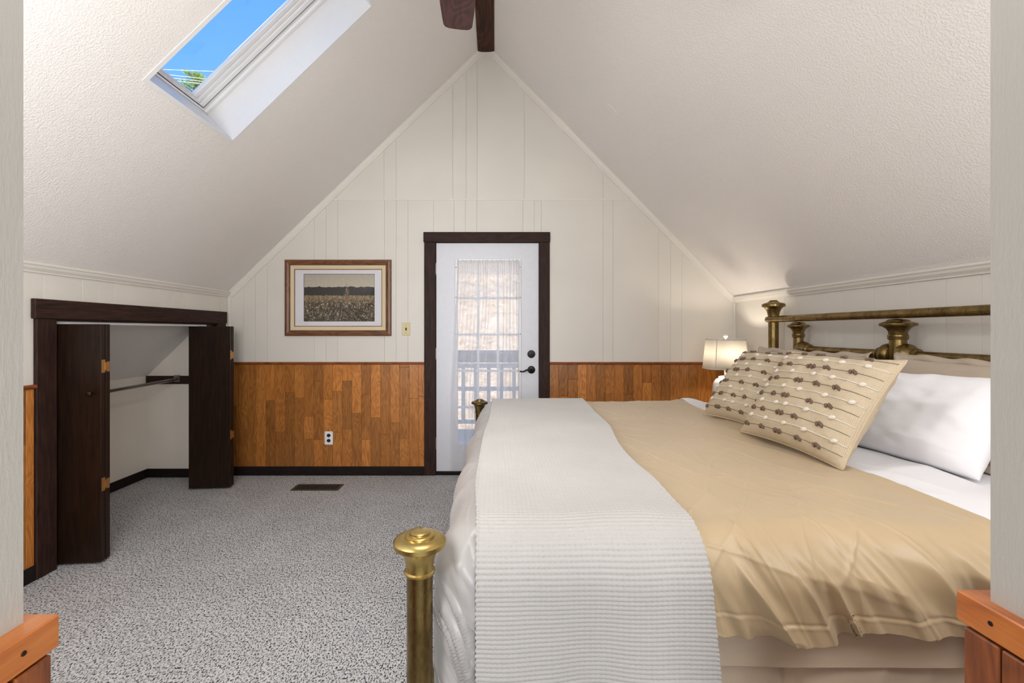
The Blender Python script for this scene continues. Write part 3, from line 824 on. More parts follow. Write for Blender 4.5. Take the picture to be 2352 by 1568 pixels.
field = q.mix(q.ramp(zn, [(.38, (0, 0, 0, 1)), (.52, (1, 1, 1, 1))]), fa, fb)
field = q.mix(1.0, field, q.ramp(zn, [(0, (.55, .52, .5, 1)), (.35, (1, 1, 1, 1))]), 'MULTIPLY')
c = q.mix(m_tree, sky, trees); c = q.mix(m_field, c, field)
# the tall weeds standing up in front of the tree line
for wx, wtop, ww in ((.072, .83, .020), (.045, .62, .014), (-.12, .60, .014), (.16, .60, .012), (-.02, .56, .02), (.09, .70, .016)):
    dx_ = q.math('ABSOLUTE', q.math('SUBTRACT', xc, wx)); wid = q.math('MULTIPLY', q.math('SUBTRACT', wtop, zn), ww / .25)
    wid = q.math('MINIMUM', wid, ww); mw_ = q.math('LESS_THAN', dx_, q.math('MULTIPLY', wid, q.math('MULTIPLY', n2, 1.5)))
    mw_ = q.math('MULTIPLY', mw_, q.math('GREATER_THAN', n4, .46))
    mw_ = q.math('MULTIPLY', mw_, q.math('GREATER_THAN', zn, .35))
    c = q.mix(mw_, c, q.ramp(n2, [(.4, lin(92, 78, 58)), (.6, lin(148, 120, 92))]))
q.l(c, q.p.inputs['Base Color'])
bm = bmesh.new(); ngon(bm, [(ix0, -.0045, iz0), (ix1, -.0045, iz0), (ix1, -.0045, iz1), (ix0, -.0045, iz1)])
obj('print', bm, q.m, e)
mitre_frame(e, 'print_border', (ix1 - ix0) / 2 , (iz1 - iz0) / 2, .003, [(0, .0052), (.0035, .0052)], M['black'], M['black']).location = ((ix0 + ix1) / 2, 0, (iz0 + iz1) / 2)
bm = bmesh.new(); ngon(bm, [(-wi, -.0095, -hi), (wi, -.0095, -hi), (wi, -.0095, hi), (-wi, -.0095, hi)]); obj('picture_glass', bm, M['glass'], e)

# light switch and outlet
e = empty('light_switch', (px(933), YB, pz(755.5)), 'almond toggle light switch plate between picture and door', 'switch')
obj('plate', B((-.0365, -.007, -.057), (.0365, 0, .057), .003), M['almond'], e)
obj('toggle', B((-.006, -.012, -.013), (.006, -.006, .013), .002), M['bronze'], e)
for z in (.032, -.032): obj('screw', lathe(bmesh.new(), [(.003, 0), (.0025, .001)], 10, axis_matrix((0, -.007, z), (0, -1, 0))), M['bronze'], e)
e = empty('wall_outlet', (px(756.3), YB - .008, pz(1005)), 'white outlet plate with black sockets low on the wood wainscot', 'outlet')
obj('plate', B((-.0365, -.007, -.059), (.0365, 0, .059), .003), M['white_plate'], e)
for z in (.024, -.022):
    s_ = obj('socket', lathe(bmesh.new(), [(.0175, 0), (.017, .002)], 20, axis_matrix((0, -.0068, z), (0, -1, 0)) @ Matrix.Scale(.86, 4, (0, 1, 0))), M['black'], e)
obj('screw', lathe(bmesh.new(), [(.003, 0), (.0025, .001)], 10, axis_matrix((0, -.007, .001), (0, -1, 0))), M['hinge_steel'], e)

# floor vent
e = empty('floor_vent', (-1.45, 3.72, 0), 'brown metal floor register set in the carpet under the outlet', 'vent')
bm = bmesh.new(); vw, vh = .192, .073
for a, b in (((-vw, -vh), (vw, -vh + .016)), ((-vw, vh - .016), (vw, vh)), ((-vw, -vh + .016), (-vw + .024, vh - .016)), ((vw - .024, -vh + .016), (vw, vh - .016))):
    box(bm, (a[0], a[1], .0), (b[0], b[1], .006), .0015)
obj('rim', bm, M['vent_metal'], e)
obj('duct', B((-vw + .02, -vh + .012, 0), (vw - .02, vh - .012, .0012)), M['vent_dark'], e)
sl = bpy.data.meshes.new('slat'); bm = B((-.0022, -vh + .014, .001), (.0022, vh - .014, .0055)); bm.to_mesh(sl); bm.free(); sl.materials.append(M['vent_metal'])
for i in range(28):
    s_ = link('slat', sl, None, e); s_.location = (-vw + .030 + i * (2 * vw - .060) / 27, 0, 0)

# ------------------------------------------------------------------ skylight
ca, sa = math.cos(math.atan(SL)), math.sin(math.atan(SL))
MW = Matrix(((ca, 0, -sa, XL + SKT0), (0, 1, 0, SKY0), (sa, 0, ca, roof(XL + SKT0)), (0, 0, 0, 1)))
LT = (SKT1 - SKT0) / ca; LY = SKY1 - SKY0
e = empty('window_1', label='white skylight shaft and window in the left ceiling slope', cat='skylight', kind='structure'); e.matrix_world = MW
HS = .205; th = .02
bm = bmesh.new()
box(bm, (-th, -th, -.003), (.0015, LY + th, HS + .058)); box(bm, (LT - .0015, -th, -.003), (LT + th, LY + th, HS + .058))
box(bm, (.0015, -th, -.003), (LT - .0015, .0015, HS + .058)); box(bm, (.0015, LY - .0015, -.003), (LT - .0015, LY + th, HS + .058))
obj('shaft_lining', bm, M['gloss_white'], e)
def ring(name, i0, i1, j0, j1, h0, h1, mat, bev=.003, low0=None, low1=None):
    """i: inset of sides (y), j: inset of low/top ends (t)"""
    bm = bmesh.new()
    box(bm, (j0, i0, h0), (LT - j0, i1, h1), bev); box(bm, (j0, LY - i1, h0), (LT - j0, LY - i0, h1), bev)
    box(bm, (j0, i1, h0), (j1, LY - i1, h1), bev); box(bm, (LT - j1, i1, h0), (LT - j0, LY - i1, h1), bev)
    return obj(name, bm, mat, e)
ring('outer_frame', 0, .034, 0, .014, HS, HS + .055, M['gloss_white'], .008)
ring('gasket', .034, .046, .014, .018, HS + .024, HS + .055, M['gasket'], 0)
ring('sash', .046, .080, .018, .026, HS + .014, HS + .055, M['gloss_white'], .004)
ring('sash_step', .082, .104, .026, .034, HS + .022, HS + .055, M['gloss_white'], .002)
ring('glazing_bead', .106, .134, .034, .042, HS + .030, HS + .055, M['gloss_white'], .003)
bm = bmesh.new(); ngon(bm, [(.03, .10, HS + .05), (LT - .03, .10, HS + .05), (LT - .03, LY - .10, HS + .05), (.03, LY - .10, HS + .05)])
obj('pane', bm, M['glass'], e)

# ------------------------------------------------------------------ outdoors
q = NT('leafy_hillside'); q.p.inputs['Roughness'].default_value = 1
v = q.coord(); a = q.noise(v, 2.2, 6, .75); b = q.noise(v, 9, 4, .7)
q.l(q.ramp(q.math('ADD', q.math('MULTIPLY', a, .6), q.math('MULTIPLY', b, .4)), [(.35, lin(150, 118, 88)), (.5, lin(206, 180, 150)), (.65, lin(236, 222, 204))]), q.p.inputs['Base Color'])
q.bump(b, .6, .1)
n, m = 90, 60
gx, gy = np.meshgrid(np.linspace(-22, 22, n), np.linspace(6.6, 44, m), indexing='ij')
gz = -3.0 + (gy - 6.6) * .52 + .5 * vn(gx * .3, gy * .3, 4) + .15 * vn(gx * 1.2, gy * 1.2, 5)
tag(link('hillside', grid_mesh('hillside', np.stack([gx, gy, gz], -1)), q.m), 'sunlit tan leaf-covered hillside seen through the door glass', 'hillside', kind='structure')
dk = simple('grey_deck_board', lin(205, 190, 172), .8, noise=.15, nscale=40)
rl = simple('grey_painted_rail', lin(140, 136, 136), .7, noise=.08)
bl = simple('pale_baluster', lin(205, 200, 198), .7, noise=.05)
e = empty('deck_railing', (0, 6.0, 0), 'grey wooden balcony railing outside the patio door', 'railing')
obj('top_rail', B((-2.2, -.04, .866), (2.4, .0, 1.027), .004), rl, e)
obj('lower_rail', B((-2.2, -.02, .795), (2.4, .02, .853), .004), bl, e)
obj('middle_rail', B((-2.2, -.02, .493), (2.4, .02, .546), .004), bl, e)
obj('bottom_rail', B((-2.2, -.02, .06), (2.4, .02, .11), .004), bl, e)
bme = bpy.data.meshes.new('baluster'); bm = B((-.024, .0, .06), (.024, .035, .80), .002); bm.to_mesh(bme); bm.free(); bme.materials.append(bl)
for i in range(27):
    s_ = link('baluster', bme, None, e); s_.location = (-2.1 + i * .168, .012, 0)
for i in (-2.2, .0 - .95, 1.15, 2.4): obj('post', B((i - .045, .02, -.1), (i + .045, .11, .90), .004), rl, e)
e = empty('deck', (0, 5.1, -.03), 'grey balcony deck boards outside the patio door', 'deck', kind='structure')
dme = bpy.data.meshes.new('deck_board'); bm = B((-2.6, -.068, -.035), (2.8, .068, 0), .003); bm.to_mesh(dme); bm.free(); dme.materials.append(dk)
for i in range(13):
    s_ = link('deck_board', dme, None, e); s_.location = (0, -.80 + i * .143, 0)

def at(u, vv, d): return Vector(((u - 1137) / 1045 * d, d, 1.28 + (760 - vv) / 1045 * d))
# evergreen whose top shows in the lower corner of the skylight
tp = at(445, 164, 15.0)
bark = simple('tree_bark', lin(96, 78, 60), .9, noise=.2)
e = empty('pine_tree', (tp.x, tp.y, -3), 'green pine tree top seen through the lower corner of the skylight', 'tree')
Ht = tp.z + 3
obj('trunk', path_tube(bmesh.new(), [(0, 0, 0), (.03, 0, Ht * .5), (0, 0, Ht - .15)], [.16, .10, .012], 8), bark, e)
rs = np.random.RandomState(5); V = []; Fc = []; bmb = bmesh.new()
for kb in range(150):
    h = Ht * (1 - .62 * (kb / 150.0) ** 1.15) - .1; L = .22 + (Ht - h) * .30; az = rs.uniform(0, 2 * PI)
    d = Vector((math.cos(az), math.sin(az), .30)); tip = Vector((0, 0, h)) + d * L
    path_tube(bmb, [(0, 0, h), tip], [.014, .003], 4)
    for sgm in range(26):
        t = rs.uniform(.15, 1); c = Vector((0, 0, h)) + d * L * t + Vector(rs.normal(0, .03 + L * .05, 3))
        for _ in range(5):
            a = Vector(rs.normal(0, 1, 3)).normalized(); a.z = abs(a.z) * .7; b_ = a.cross(Vector(rs.normal(0, 1, 3))).normalized() * .007
            i0 = len(V); V += [c + b_, c - b_, c + a * .13]; Fc.append((i0, i0 + 1, i0 + 2))
obj('branches', bmb, bark, e)['kind'] = 'stuff'
me = bpy.data.meshes.new('needles'); me.from_pydata([tuple(p) for p in V], [], Fc)
nd = link('needles', me, simple('pine_needles', lin(128, 158, 84), .7, noise=.25, nscale=5), e); nd['kind'] = 'stuff'
for i, (v0, v1, lb) in enumerate(((160, 163, 'topmost and faintest overhead wire crossing the pine in the skylight'), (171.5, 180.5, 'upper of three overhead wires across the pine in the skylight'),
                                  (178, 187, 'middle of three overhead wires across the pine in the skylight'), (184, 192.5, 'lowest overhead wire across the pine in the skylight'))):
    a, b = at(385, v0, 13), at(466, v1, 13); d = (b - a).normalized(); mid = (a + b) / 2
    o = obj('overhead_wire', tube(bmesh.new(), -d * 12, d * 12, .007, 8), simple('wire_%d' % i, lin(225, 225, 215), .5), loc=mid)
    tag(o, lb, 'wire', 'overhead wires')

# ------------------------------------------------------------------ ceiling fan
e = empty('ceiling_fan', (-.115, 1.32, 3.757), 'ceiling fan with dark walnut blades hanging from the ridge beam', 'fan')
obj('canopy', lathe(bmesh.new(), [(.065, 0), (.065, -.02), (.045, -.06), (.016, -.075)], 32), M['bronze'], e, smooth=True)
obj('downrod', tube(bmesh.new(), (0, 0, -1.0), (0, 0, -.05), .0125, 16), M['bronze'], e)
obj('motor_housing', lathe(bmesh.new(), [(.02, -.96), (.05, -.99), (.12, -1.03), (.135, -1.08), (.135, -1.14), (.11, -1.19), (.06, -1.21)], 40), M['bronze'], e, smooth=True)
obj('light_bowl', lathe(bmesh.new(), [(.105, -1.21), (.125, -1.235), (.118, -1.27), (.085, -1.30), (.04, -1.315), (.005, -1.318)], 32), M['fan_glow'], e, smooth=True)['label'] = 'lit frosted glass bowl'
bz = 2.585 - 3.757
for k in range(5):
    ang = math.radians(94 + 72 * k)
    out = [(.16, .045), (.24, .062), (.40, .071), (.50, .070), (.59, .064), (.622, .061), (.636, .054), (.643, .040), (.645, .015)]
    outline = out + [(x, -y) for x, y in out[::-1]]
    bm = bmesh.new(); up = [bm.verts.new((x, y, .004)) for x, y in outline]; dn = [bm.verts.new((x, y, -.004)) for x, y in outline]
    bm.faces.new(up); bm.faces.new(dn[::-1])
    for i in range(len(outline)):
        j = (i + 1) % len(outline); bm.faces.new([up[i], dn[i], dn[j], up[j]])
    bmesh.ops.recalc_face_normals(bm, faces=bm.faces[:])
    b_ = obj('blade', bm, M['fan_wood'], e); b_.matrix_local = Matrix.Translation((0, 0, bz)) @ Matrix.Rotation(ang, 4, 'Z') @ Matrix.Rotation(math.radians(4), 4, 'X')
    bm = B((.10, -.02, .004), (.22, .02, .009), .002); br = obj('blade_iron', bm, M['bronze'], b_)

# ------------------------------------------------------------------ bed
bed = empty('brass_bed', (.95, 2.2, 0), 'large antique brass tube bed standing against the right knee wall', 'bed')
bl_ = Vector(bed.location)
def bobj(name, bm, mat, smooth=True, parent=None):
    """bm in world coordinates -> child of the bed"""
    bmesh.ops.translate(bm, verts=bm.verts[:], vec=-bl_)
    return obj(name, bm, mat, parent or bed, smooth=smooth)
def auto(o, ang=35):
    me = o.data
    me.polygons.foreach_set('use_smooth', np.ones(len(me.polygons), dtype=bool))
    bm = bmesh.new(); bm.from_mesh(me)
    for ed in bm.edges:
        if len(ed.link_faces) == 2 and ed.calc_face_angle(0) > math.radians(ang): ed.smooth = False
    bm.to_mesh(me); bm.free()
    return o
def flare(z, r, s=1.0, k=1.0):
    """trumpet cap starting at height z on a tube of radius r; s scales the rim, k stretches the height"""
    p = [(r, 0), (r + .005, .002), (r + .006, .007), (r + .002, .010), (r + .002, .020), (r + .005 * s, .036), (r + .011 * s, .052), (r + .020 * s, .062),
         (r + .029 * s, .066), (r + .031 * s, .067), (r + .031 * s, .077), (r + .028 * s, .0805), (r + .020 * s, .0845), (r + .010 * s, .0870), (r + .004 * s, .0862),
         (r + .0035 * s, .0905), (r + .000 * s, .0925), (r - .006 + .006 * (s - 1), .0928), (r - .0065, .0975), (r - .010, .0995), (.001, .1003)]
    return [(a, z + b * k) for a, b in p]
def post(x, y, ztop, r, s, name, lb=None):
    k_ = 1.4 if s > 1.2 else 1.0; zc = ztop - .1003 * k_
    p = auto(bobj(name, lathe(bmesh.new(), [(r + .006, 0), (r + .006, .03), (r, .035), (r, zc + .001)], 40, Matrix.Translation((x, y, 0))), M['brass']))
    c = auto(bobj('post_cap', lathe(bmesh.new(), flare(zc, r, s, k_), 48, Matrix.Translation((x, y, 0))), M['brass_cap'] if x < 0 and y < 2 else M['brass'], parent=p))
    return p
pn = post(-.177, 1.07, .812, .0305, 1.0, 'foot_post'); post(-.112, 3.30, .788, .0285, 1.0, 'foot_post')
k = bobj('screw', lathe(bmesh.new(), [(.006, 0), (.004, .002)], 12, axis_matrix((-.168, 1.0405, .456), (.05, -1, 0))), M['hinge_steel'], parent=pn)
HX = 2.02
for y in (1.26, 3.30): post(HX, y, 1.504, .0335, 1.35, 'head_post')
auto(bobj('top_rail', tube(bmesh.new(), (HX - .02, 1.235, 1.365), (HX - .02, 3.325, 1.365), .0225, 28), M['brass']))
for y in (1.225, 3.335): auto(bobj('rail_end', lathe(bmesh.new(), [(.0225, -.01), (.021, .004), (.014, .012), (.002, .014)], 24, axis_matrix((HX - .02, y, 1.365), (0, 1 if y > 2 else -1, 0))), M['brass']))
for y, r, s in ((3.03, .0300, .95), (2.28, .0355, 1.1), (1.53, .0300, .95)):
    prof = [(r, .62), (r, 1.236), (r + .006, 1.238), (r + .007, 1.244), (r + .005, 1.247), (r + .007, 1.252), (r + .006, 1.260), (r + .002, 1.263), (r + .004, 1.278), (r + .012 * s, 1.293), (r + .026 * s, 1.304),
            (r + .035 * s, 1.307), (r + .037 * s, 1.313), (r + .035 * s, 1.319), (r + .024 * s, 1.324), (r + .012 * s, 1.327), (r + .010 * s, 1.332), (r + .004, 1.338), (.002, 1.342)]
    auto(bobj('spindle', lathe(bmesh.new(), prof, 44, Matrix.Translation((HX, y, 0))), M['brass']))
for y0, y1 in ((3.03, 2.28), (2.28, 1.53)):
    auto(bobj('lower_rail', tube(bmesh.new(), (HX, y0, 1.16), (HX, y1, 1.16), .0235, 24), M['brass']))
    for y, s in ((y0, -1), (y1, 1)):
        big = 1.12 if abs(y - 2.28) < .1 else 1.0
        prof = [(.026, .018), (.040 * big, .022), (.050 * big, .034), (.052 * big, .048), (.049 * big, .064), (.041 * big, .078), (.032 * big, .088), (.029, .094), (.035, .096), (.037, .102), (.035, .108), (.029, .110), (.0236, .112)]
        auto(bobj('ball_joint', lathe(bmesh.new(), prof, 32, axis_matrix((HX, y, 1.16), (0, s, 0))), M['brass']))
auto(bobj('lower_rail', tube(bmesh.new(), (HX, 1.26, .72), (HX, 3.30, .72), .020, 20), M['brass']))
auto(bobj('foot_rail', tube(bmesh.new(), (-.172, 1.08, .30), (-.117, 3.29, .30), .018, 20), M['brass']))
bobj('side_rail', B((-.15, 1.135, .22), (2.0, 1.16, .30), .003), M['bronze'], False); bobj('side_rail', B((-.09, 3.19, .22), (2.0, 3.215, .30), .003), M['bronze'], False)

def rbox(name, a, b, r, mat, label, cat):
    bm = bmesh.new(); c = Vector([(a[i] + b[i]) / 2 for i in range(3)])
    box(bm, [a[i] - c[i] for i in range(3)], [b[i] - c[i] for i in range(3)])
    bmesh.ops.bevel(bm, geom=bm.edges[:], offset=r, segments=4, affect='EDGES', profile=.5)
    return tag(obj(name, bm, mat, None, c, True), label, cat)
rbox('box_spring', (-.02, 1.175, .30), (1.97, 3.10, .52), .03, M['white_cotton'], 'white box spring under the mattress hidden by the tan skirt', 'box spring')
rbox('mattress', (-.02, 1.175, .522), (1.97, 3.10, .762), .05, M['white_cotton'], 'thick white mattress under the tan comforter', 'mattress')

# draped cloth over the bed -------------------------------------------------
R0 = .115
def X0f(y): return -.020 + .046 * (np.clip(y, 1.1, 3.2) - 1.1) / 2.1
Y0, Y1 = 1.165, 3.10
def drape(sx, sy, off, zt=.797, folds=None, R=R0, free_x=False):
    """sx,sy: flat cloth coordinates; beyond the bed top they hang down"""
    X0 = X0f(sy); Rr = R + off
    ox = np.zeros_like(sx) if free_x else np.maximum(X0 - sx, 0); oy = np.where(sy < Y0, Y0 - sy, np.where(sy > Y1, sy - Y1, 0)); sg = np.where(sy < Y0, -1.0, 1.0)
    r = np.sqrt(ox ** 2 + oy ** 2); rr = np.maximum(r, 1e-6); dx, dy = -ox / rr, sg * oy / rr
    ang = np.minimum(r / R, PI / 2); h = Rr * np.sin(ang); dz = Rr * (1 - np.cos(ang)) + np.maximum(r - R * PI / 2, 0)
    cx = sx if free_x else np.maximum(sx, X0); cy = np.clip(sy, Y0, Y1)
    hang = sstep(R * .15, R * 1.5, r)
    f = folds(sx, sy, r, ox, oy) if folds is not None else 0
    X = cx + dx * (h + f * hang); Y = cy + dy * (h + f * hang)
    Z = zt + off - dz
    return X, Y, Z, r, hang
def topwave(sx, sy):
    return .007 * vn(sx * 2.6, sy * 2.2, 31) + .004 * vn(sx * 6, sy * 5, 32)
def ridge(x, y, sd):
    return 1 - np.abs(vn(x, y, sd)) * 2
def cfold(sx, sy, r, ox, oy):
    # slanting gathers on the near side, long soft falls at the foot
    near = (oy > 0) & (oy >= ox)
    s = sx - .55 * r
    fn = .012 * np.sin(s * 24 + 2.6 * vn(s * 3, r * 2, 41)) * sstep(.05, .25, r) + .024 * ridge(s * 8, r * 2.2, 42) + .020 * ridge(s * 17 + 3, r * 3, 48) * sstep(.08, .2, r) + .006 * vn(s * 40, r * 7, 43)
    fy = sy + .1 * r
    ff = .010 * np.sin(fy * 9 + 1.5 * vn(fy * 2, r, 44)) + .008 * ridge(fy * 5 + r * 1.5, r * 1.5, 45)
    wn = oy ** 2 / np.maximum(ox ** 2 + oy ** 2, 1e-6)
    f = fn * wn ** 2 + ff * (1 - wn)
    under = sstep(-.12, -.03, sx) * (1 - sstep(.50, .60, sx)) * sstep(.5, .9, wn)      # pressed flat under the throw blanket
    f = f * (1 - .85 * under) - .010 * under
    return f
def crease(sx, sy):
    """fine pressed creases on the satin top"""
    z = 0
    for (ax, ay, fr, sd, am) in ((1.0, .45, 7, 51, .0026), (.35, 1.0, 6, 52, .0018), (1.0, -.8, 5, 53, .0018), (.9, .2, 13, 56, .0012)):
        t = sx * ax + sy * ay
        n_ = vn(t * fr + .6 * vn(sx * 2, sy * 2, sd + 7), (sx * ay - sy * ax) * 1.6, sd)
        z = z + am * np.exp(-(n_ / .07) ** 2)
    return z
def cloth(name, sx, sy, off, mat, zt=.797, folds=None, extra=None, thick=.012, parent=None, R=R0, free_x=False):
    X, Y, Z, r, hang = drape(sx, sy, off, zt, folds, R, free_x)
    Z = Z + topwave(sx, sy) * (1 - hang)
    P = np.stack([X, Y, Z], -1)
    if extra is not None:
        du = np.gradient(P, axis=0); dv = np.gradient(P, axis=1); N = np.cross(du, dv); N /= np.maximum(np.linalg.norm(N, axis=-1, keepdims=True), 1e-9)
        if N[N.shape[0] // 2, N.shape[1] // 2, 2] < 0: N = -N
        P = P + N * extra(sx, sy, r)[..., None]
    c = Vector((float(P[..., 0].mean()), float(P[..., 1].mean()), float(P[..., 2].min())))
    if parent: c = Vector(parent.location)
    me = grid_mesh(name, P - np.array(c), np.stack([sx, sy], -1))
    o = link(name, me, mat, parent, None if parent else c)
    if thick:
        md = o.modifiers.new('thick', 'SOLIDIFY'); md.thickness = thick; md.offset = -1 if me.polygons[len(me.polygons) // 2].normal.z > 0 else 1
    return o
# comforter: tan face; cool daylight sheen at the foot is coloured silver-grey
HE = 1.25       # head-side edge
def c_extra(sx, sy, r):
    e_ = crease(sx, sy)
    hem = .42 - .05                                   # stitched seam above the hem
    near = sy < Y0
    seam = -.002 * np.exp(-((r - .238) / .004) ** 2) + .001 * np.exp(-((r - .246) / .004) ** 2)
    e_ = e_ + np.where(near, seam + .003 * ridge(sx * 30, r * 3, 60) * sstep(.2, .31, r), 0)
    # rolled edge at the turned-back head side
    return e_ + .010 * np.exp(-((sx - HE) / .03) ** 2)
def cgrid(x0, x1, nx, ny0=-.285, ny1=.26, ny=520):
    a = np.linspace(x0, x1, nx); b = np.concatenate([np.linspace(Y0 + ny0, Y0 + .12, int(ny * .5)), np.linspace(Y0 + .12, Y1 + ny1, int(ny * .5) + 1)[1:]])
    return np.meshgrid(a, b, indexing='ij')
SPL = .10
sx, sy = cgrid(SPL, HE, 420)
hemw = np.where(sy < Y0, 1.0, 0)
sy2 = sy + .012 * vn(sx * 9, sy * 0, 61) * sstep(0, .3, Y0 - sy)
tan = cloth('comforter', sx + .02 * vn(sy * 1.5, sy * 0, 62) * sstep(HE - .1, HE, sx), sy2, .0, M['tan_satin'], folds=cfold, extra=c_extra)
tag(tan, 'tan satin comforter spread over the bed, its side falling in slanting folds', 'comforter')
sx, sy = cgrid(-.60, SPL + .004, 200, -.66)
cloth('foot_sheen', sx, sy, .0, M['satin_sheen'], folds=cfold, extra=lambda a, b, r: crease(a, b), parent=tan)['label'] = 'foot end of the satin comforter, cool sheen in its colour'
# grey underside peeping out at the turned-back edge
sx, sy = cgrid(HE - .04, HE + .035, 20, -.30, .2, 300)
cloth('lining', sx + .012 * vn(sy * 3, sy * 0, 63), sy, -.016, M['grey_lining'], folds=cfold, thick=.004, parent=tan)['label'] = 'grey lining at the turned-back edge'

# white sheet under the pillows
sx, sy = cgrid(HE - .12, 1.985, 160, -.36, .30, 360)
def s_extra(a, b, r):
    return .004 * ridge(a * 5 + b, b * 4, 71) + .006 * vn(a * 8, b * 5, 72) + .030 * np.exp(-((b - 3.09) / .10) ** 2) * np.exp(-((a - 1.32) / .10) ** 2)
sh = cloth('bed_sheet', sx, sy, -.022, M['white_cotton'], folds=lambda a, b, r, ox, oy: .010 * np.sin(a * 18 + 2 * vn(a * 3, r, 70)), extra=s_extra, thick=.004)
tag(sh, 'white bed sheet showing between the comforter edge and the pillows', 'sheet')
sx, sy = cgrid(HE + .03, 1.55, 90, -.34, .16, 360)
fo = cloth('turned_back_fold', sx + .015 * vn(sy * 2.5, sy * 0, 74), sy, -.010, M['white_cotton'], folds=lambda a, b, r, ox, oy: .010 * np.sin(a * 18 + 2 * vn(a * 3, r, 70)), extra=s_extra, thick=.008, parent=sh)

# white waffle throw blanket across the foot
nu, nv = 250, 1700
tv = np.linspace(Y0 - .80, Y1 + .34, nv); tu = np.linspace(0, 1, nu)
U, T = np.meshgrid(tu, tv, indexing='ij')
drop = np.maximum(Y0 - T, 0)
lft = -.052 + .030 * sstep(Y0, Y1, T) + .012 * vn(T * 2.0, T * 0, 81) + .0 * drop - .004 * np.sin(T * 500) * 0
rgt = .482 + .115 * sstep(Y0 - .02, Y1, T) + .030 * sstep(0, .5, drop) + .010 * vn(T * 2.2, T * 0, 82)
SX = lft + (rgt - lft) * U + .0012 * np.sin(T * 2 * PI / .0135) * (sstep(.97, 1, U) - sstep(.03, 0, U) * 1.0)
def b_fold(a, b, r, ox, oy):
    return .012 * np.sin(a * 16 + 1.2 * vn(a * 2, r * 1.2, 83) + r * 1.5) * sstep(.1, .6, r) + .006 * vn(a * 9, r * 2, 84)
P_T, P_U = .0102, .0125
def b_extra(a, b, r):
    w_ = vn(a * 7, b * 7, 85) * .3
    rib = np.abs(np.sin(PI * (b / P_T + w_ + .12 * vn(a * 9, b * 3, 86))))
    col_ = np.abs(np.sin(PI * a / P_U))
    edge = .002 * (np.exp(-((a - lft) / .006) ** 2) + np.exp(-((a - rgt) / .006) ** 2))
    return .0026 * rib ** .7 + .0006 * col_ ** .8 * (1 - rib * .4) - .0026 * (1 - rib) ** 2 * (1 - col_) ** 2 + edge
th_ = cloth('throw_blanket', SX, T, .021, M['waffle'], folds=b_fold, extra=b_extra, thick=0, free_x=True)
tag(th_, 'white waffle-knit throw blanket laid across the foot of the bed', 'blanket')

# bed skirt
e = empty('bed_skirt', (.95, 1.14, 0), 'tan pleated bed skirt hanging below the comforter', 'bed skirt')
def skirt(name, p0, p1, nrm, z0, z1, label=None, n=300, m=40, f=None):
    p0, p1, nrm = Vector(p0), Vector(p1), Vector(nrm); L = (p1 - p0).length
    s, t = np.meshgrid(np.linspace(0, L, n), np.linspace(0, 1, m), indexing='ij')
    d = f(s, t)
    dirv = (p1 - p0).normalized()
    P = np.stack([p0.x + dirv.x * s + nrm.x * d - e.location.x, p0.y + dirv.y * s + nrm.y * d - e.location.y, z1 + (z0 - z1) * t], -1)
    o = link(name, grid_mesh(name, P, np.stack([s, t], -1)), M['skirt'], e)
    if label: o['label'] = label
    return o
def fpl(s, t):
    tri = np.abs(((s / .46 + .18) % 1) - .5) * 2          # inverted pleats
    pl = -.030 * sstep(.86, .97, tri) * (.4 + .6 * t)
    return pl + .018 * (.3 + t) * np.sin(s * 15 + vn(s * 3, t, 91) * 2) + .012 * ridge(s * 8 + t * 1.5, t * 2, 92) - .004
skirt('skirt_panel', (-.10, 1.118, 0), (1.97, 1.118, 0), (0, -1, 0), .012, .485, f=fpl)
skirt('skirt_band', (-.10, 1.108, 0), (1.97, 1.108, 0), (0, -1, 0), .470, .60, 'smooth top band of the skirt', f=lambda s, t: .006 * vn(s * 6, t * 2, 93) + .010 * t, m=10)
for p0, p1, nr in (((-.095, 3.18, 0), (1.97, 3.18, 0), (0, 1, 0)), ((-.075, 1.12, 0), (-.050, 3.17, 0), (-1, 0, 0))):
    skirt('skirt_panel', p0, p1, nr, .012, .48, f=fpl)

# ------------------------------------------------------------------ pillows
def pillow_pt(u, v, side, W, H, T, pinch=.10, power=.5, seed=0, wr=.004, wide=1.0):
    ex_ = 1 - pinch * (1 - v ** 2) * np.abs(u) ** 3 ; ey_ = 1 - pinch * (1 - u ** 2) * np.abs(v) ** 3
    x = W / 2 * u * ex_; y = H / 2 * v * ey_
    th = np.clip((1 - np.abs(u) ** 2.6), 0, 1) ** power * np.clip((1 - np.abs(v) ** 2.6), 0, 1) ** power
    z = side * T / 2 * th
    cr = wr * (ridge(u * 2.3 + seed, v * 2.3, seed) + .6 * vn(u * 6, v * 6, seed + 1)) * np.sqrt(np.clip(th, 0, 1))
    return x, y, z + side * cr
def frame_from(bl, br, tl, tr):
    bl, br, tl, tr = map(Vector, (bl, br, tl, tr)); c = (bl + br + tl + tr) / 4
    a = ((br - bl) + (tr - tl)).normalized(); b = ((tl - bl) + (tr - br)); b = (b - a * b.dot(a)).normalized(); n_ = a.cross(b)
    W = ((br - bl).length + (tr - tl).length) / 2; H = ((tl - bl).length + (tr - br).length) / 2
    return Matrix(((a.x, b.x, n_.x, c.x), (a.y, b.y, n_.y, c.y), (a.z, b.z, n_.z, c.z), (0, 0, 0, 1))), W, H
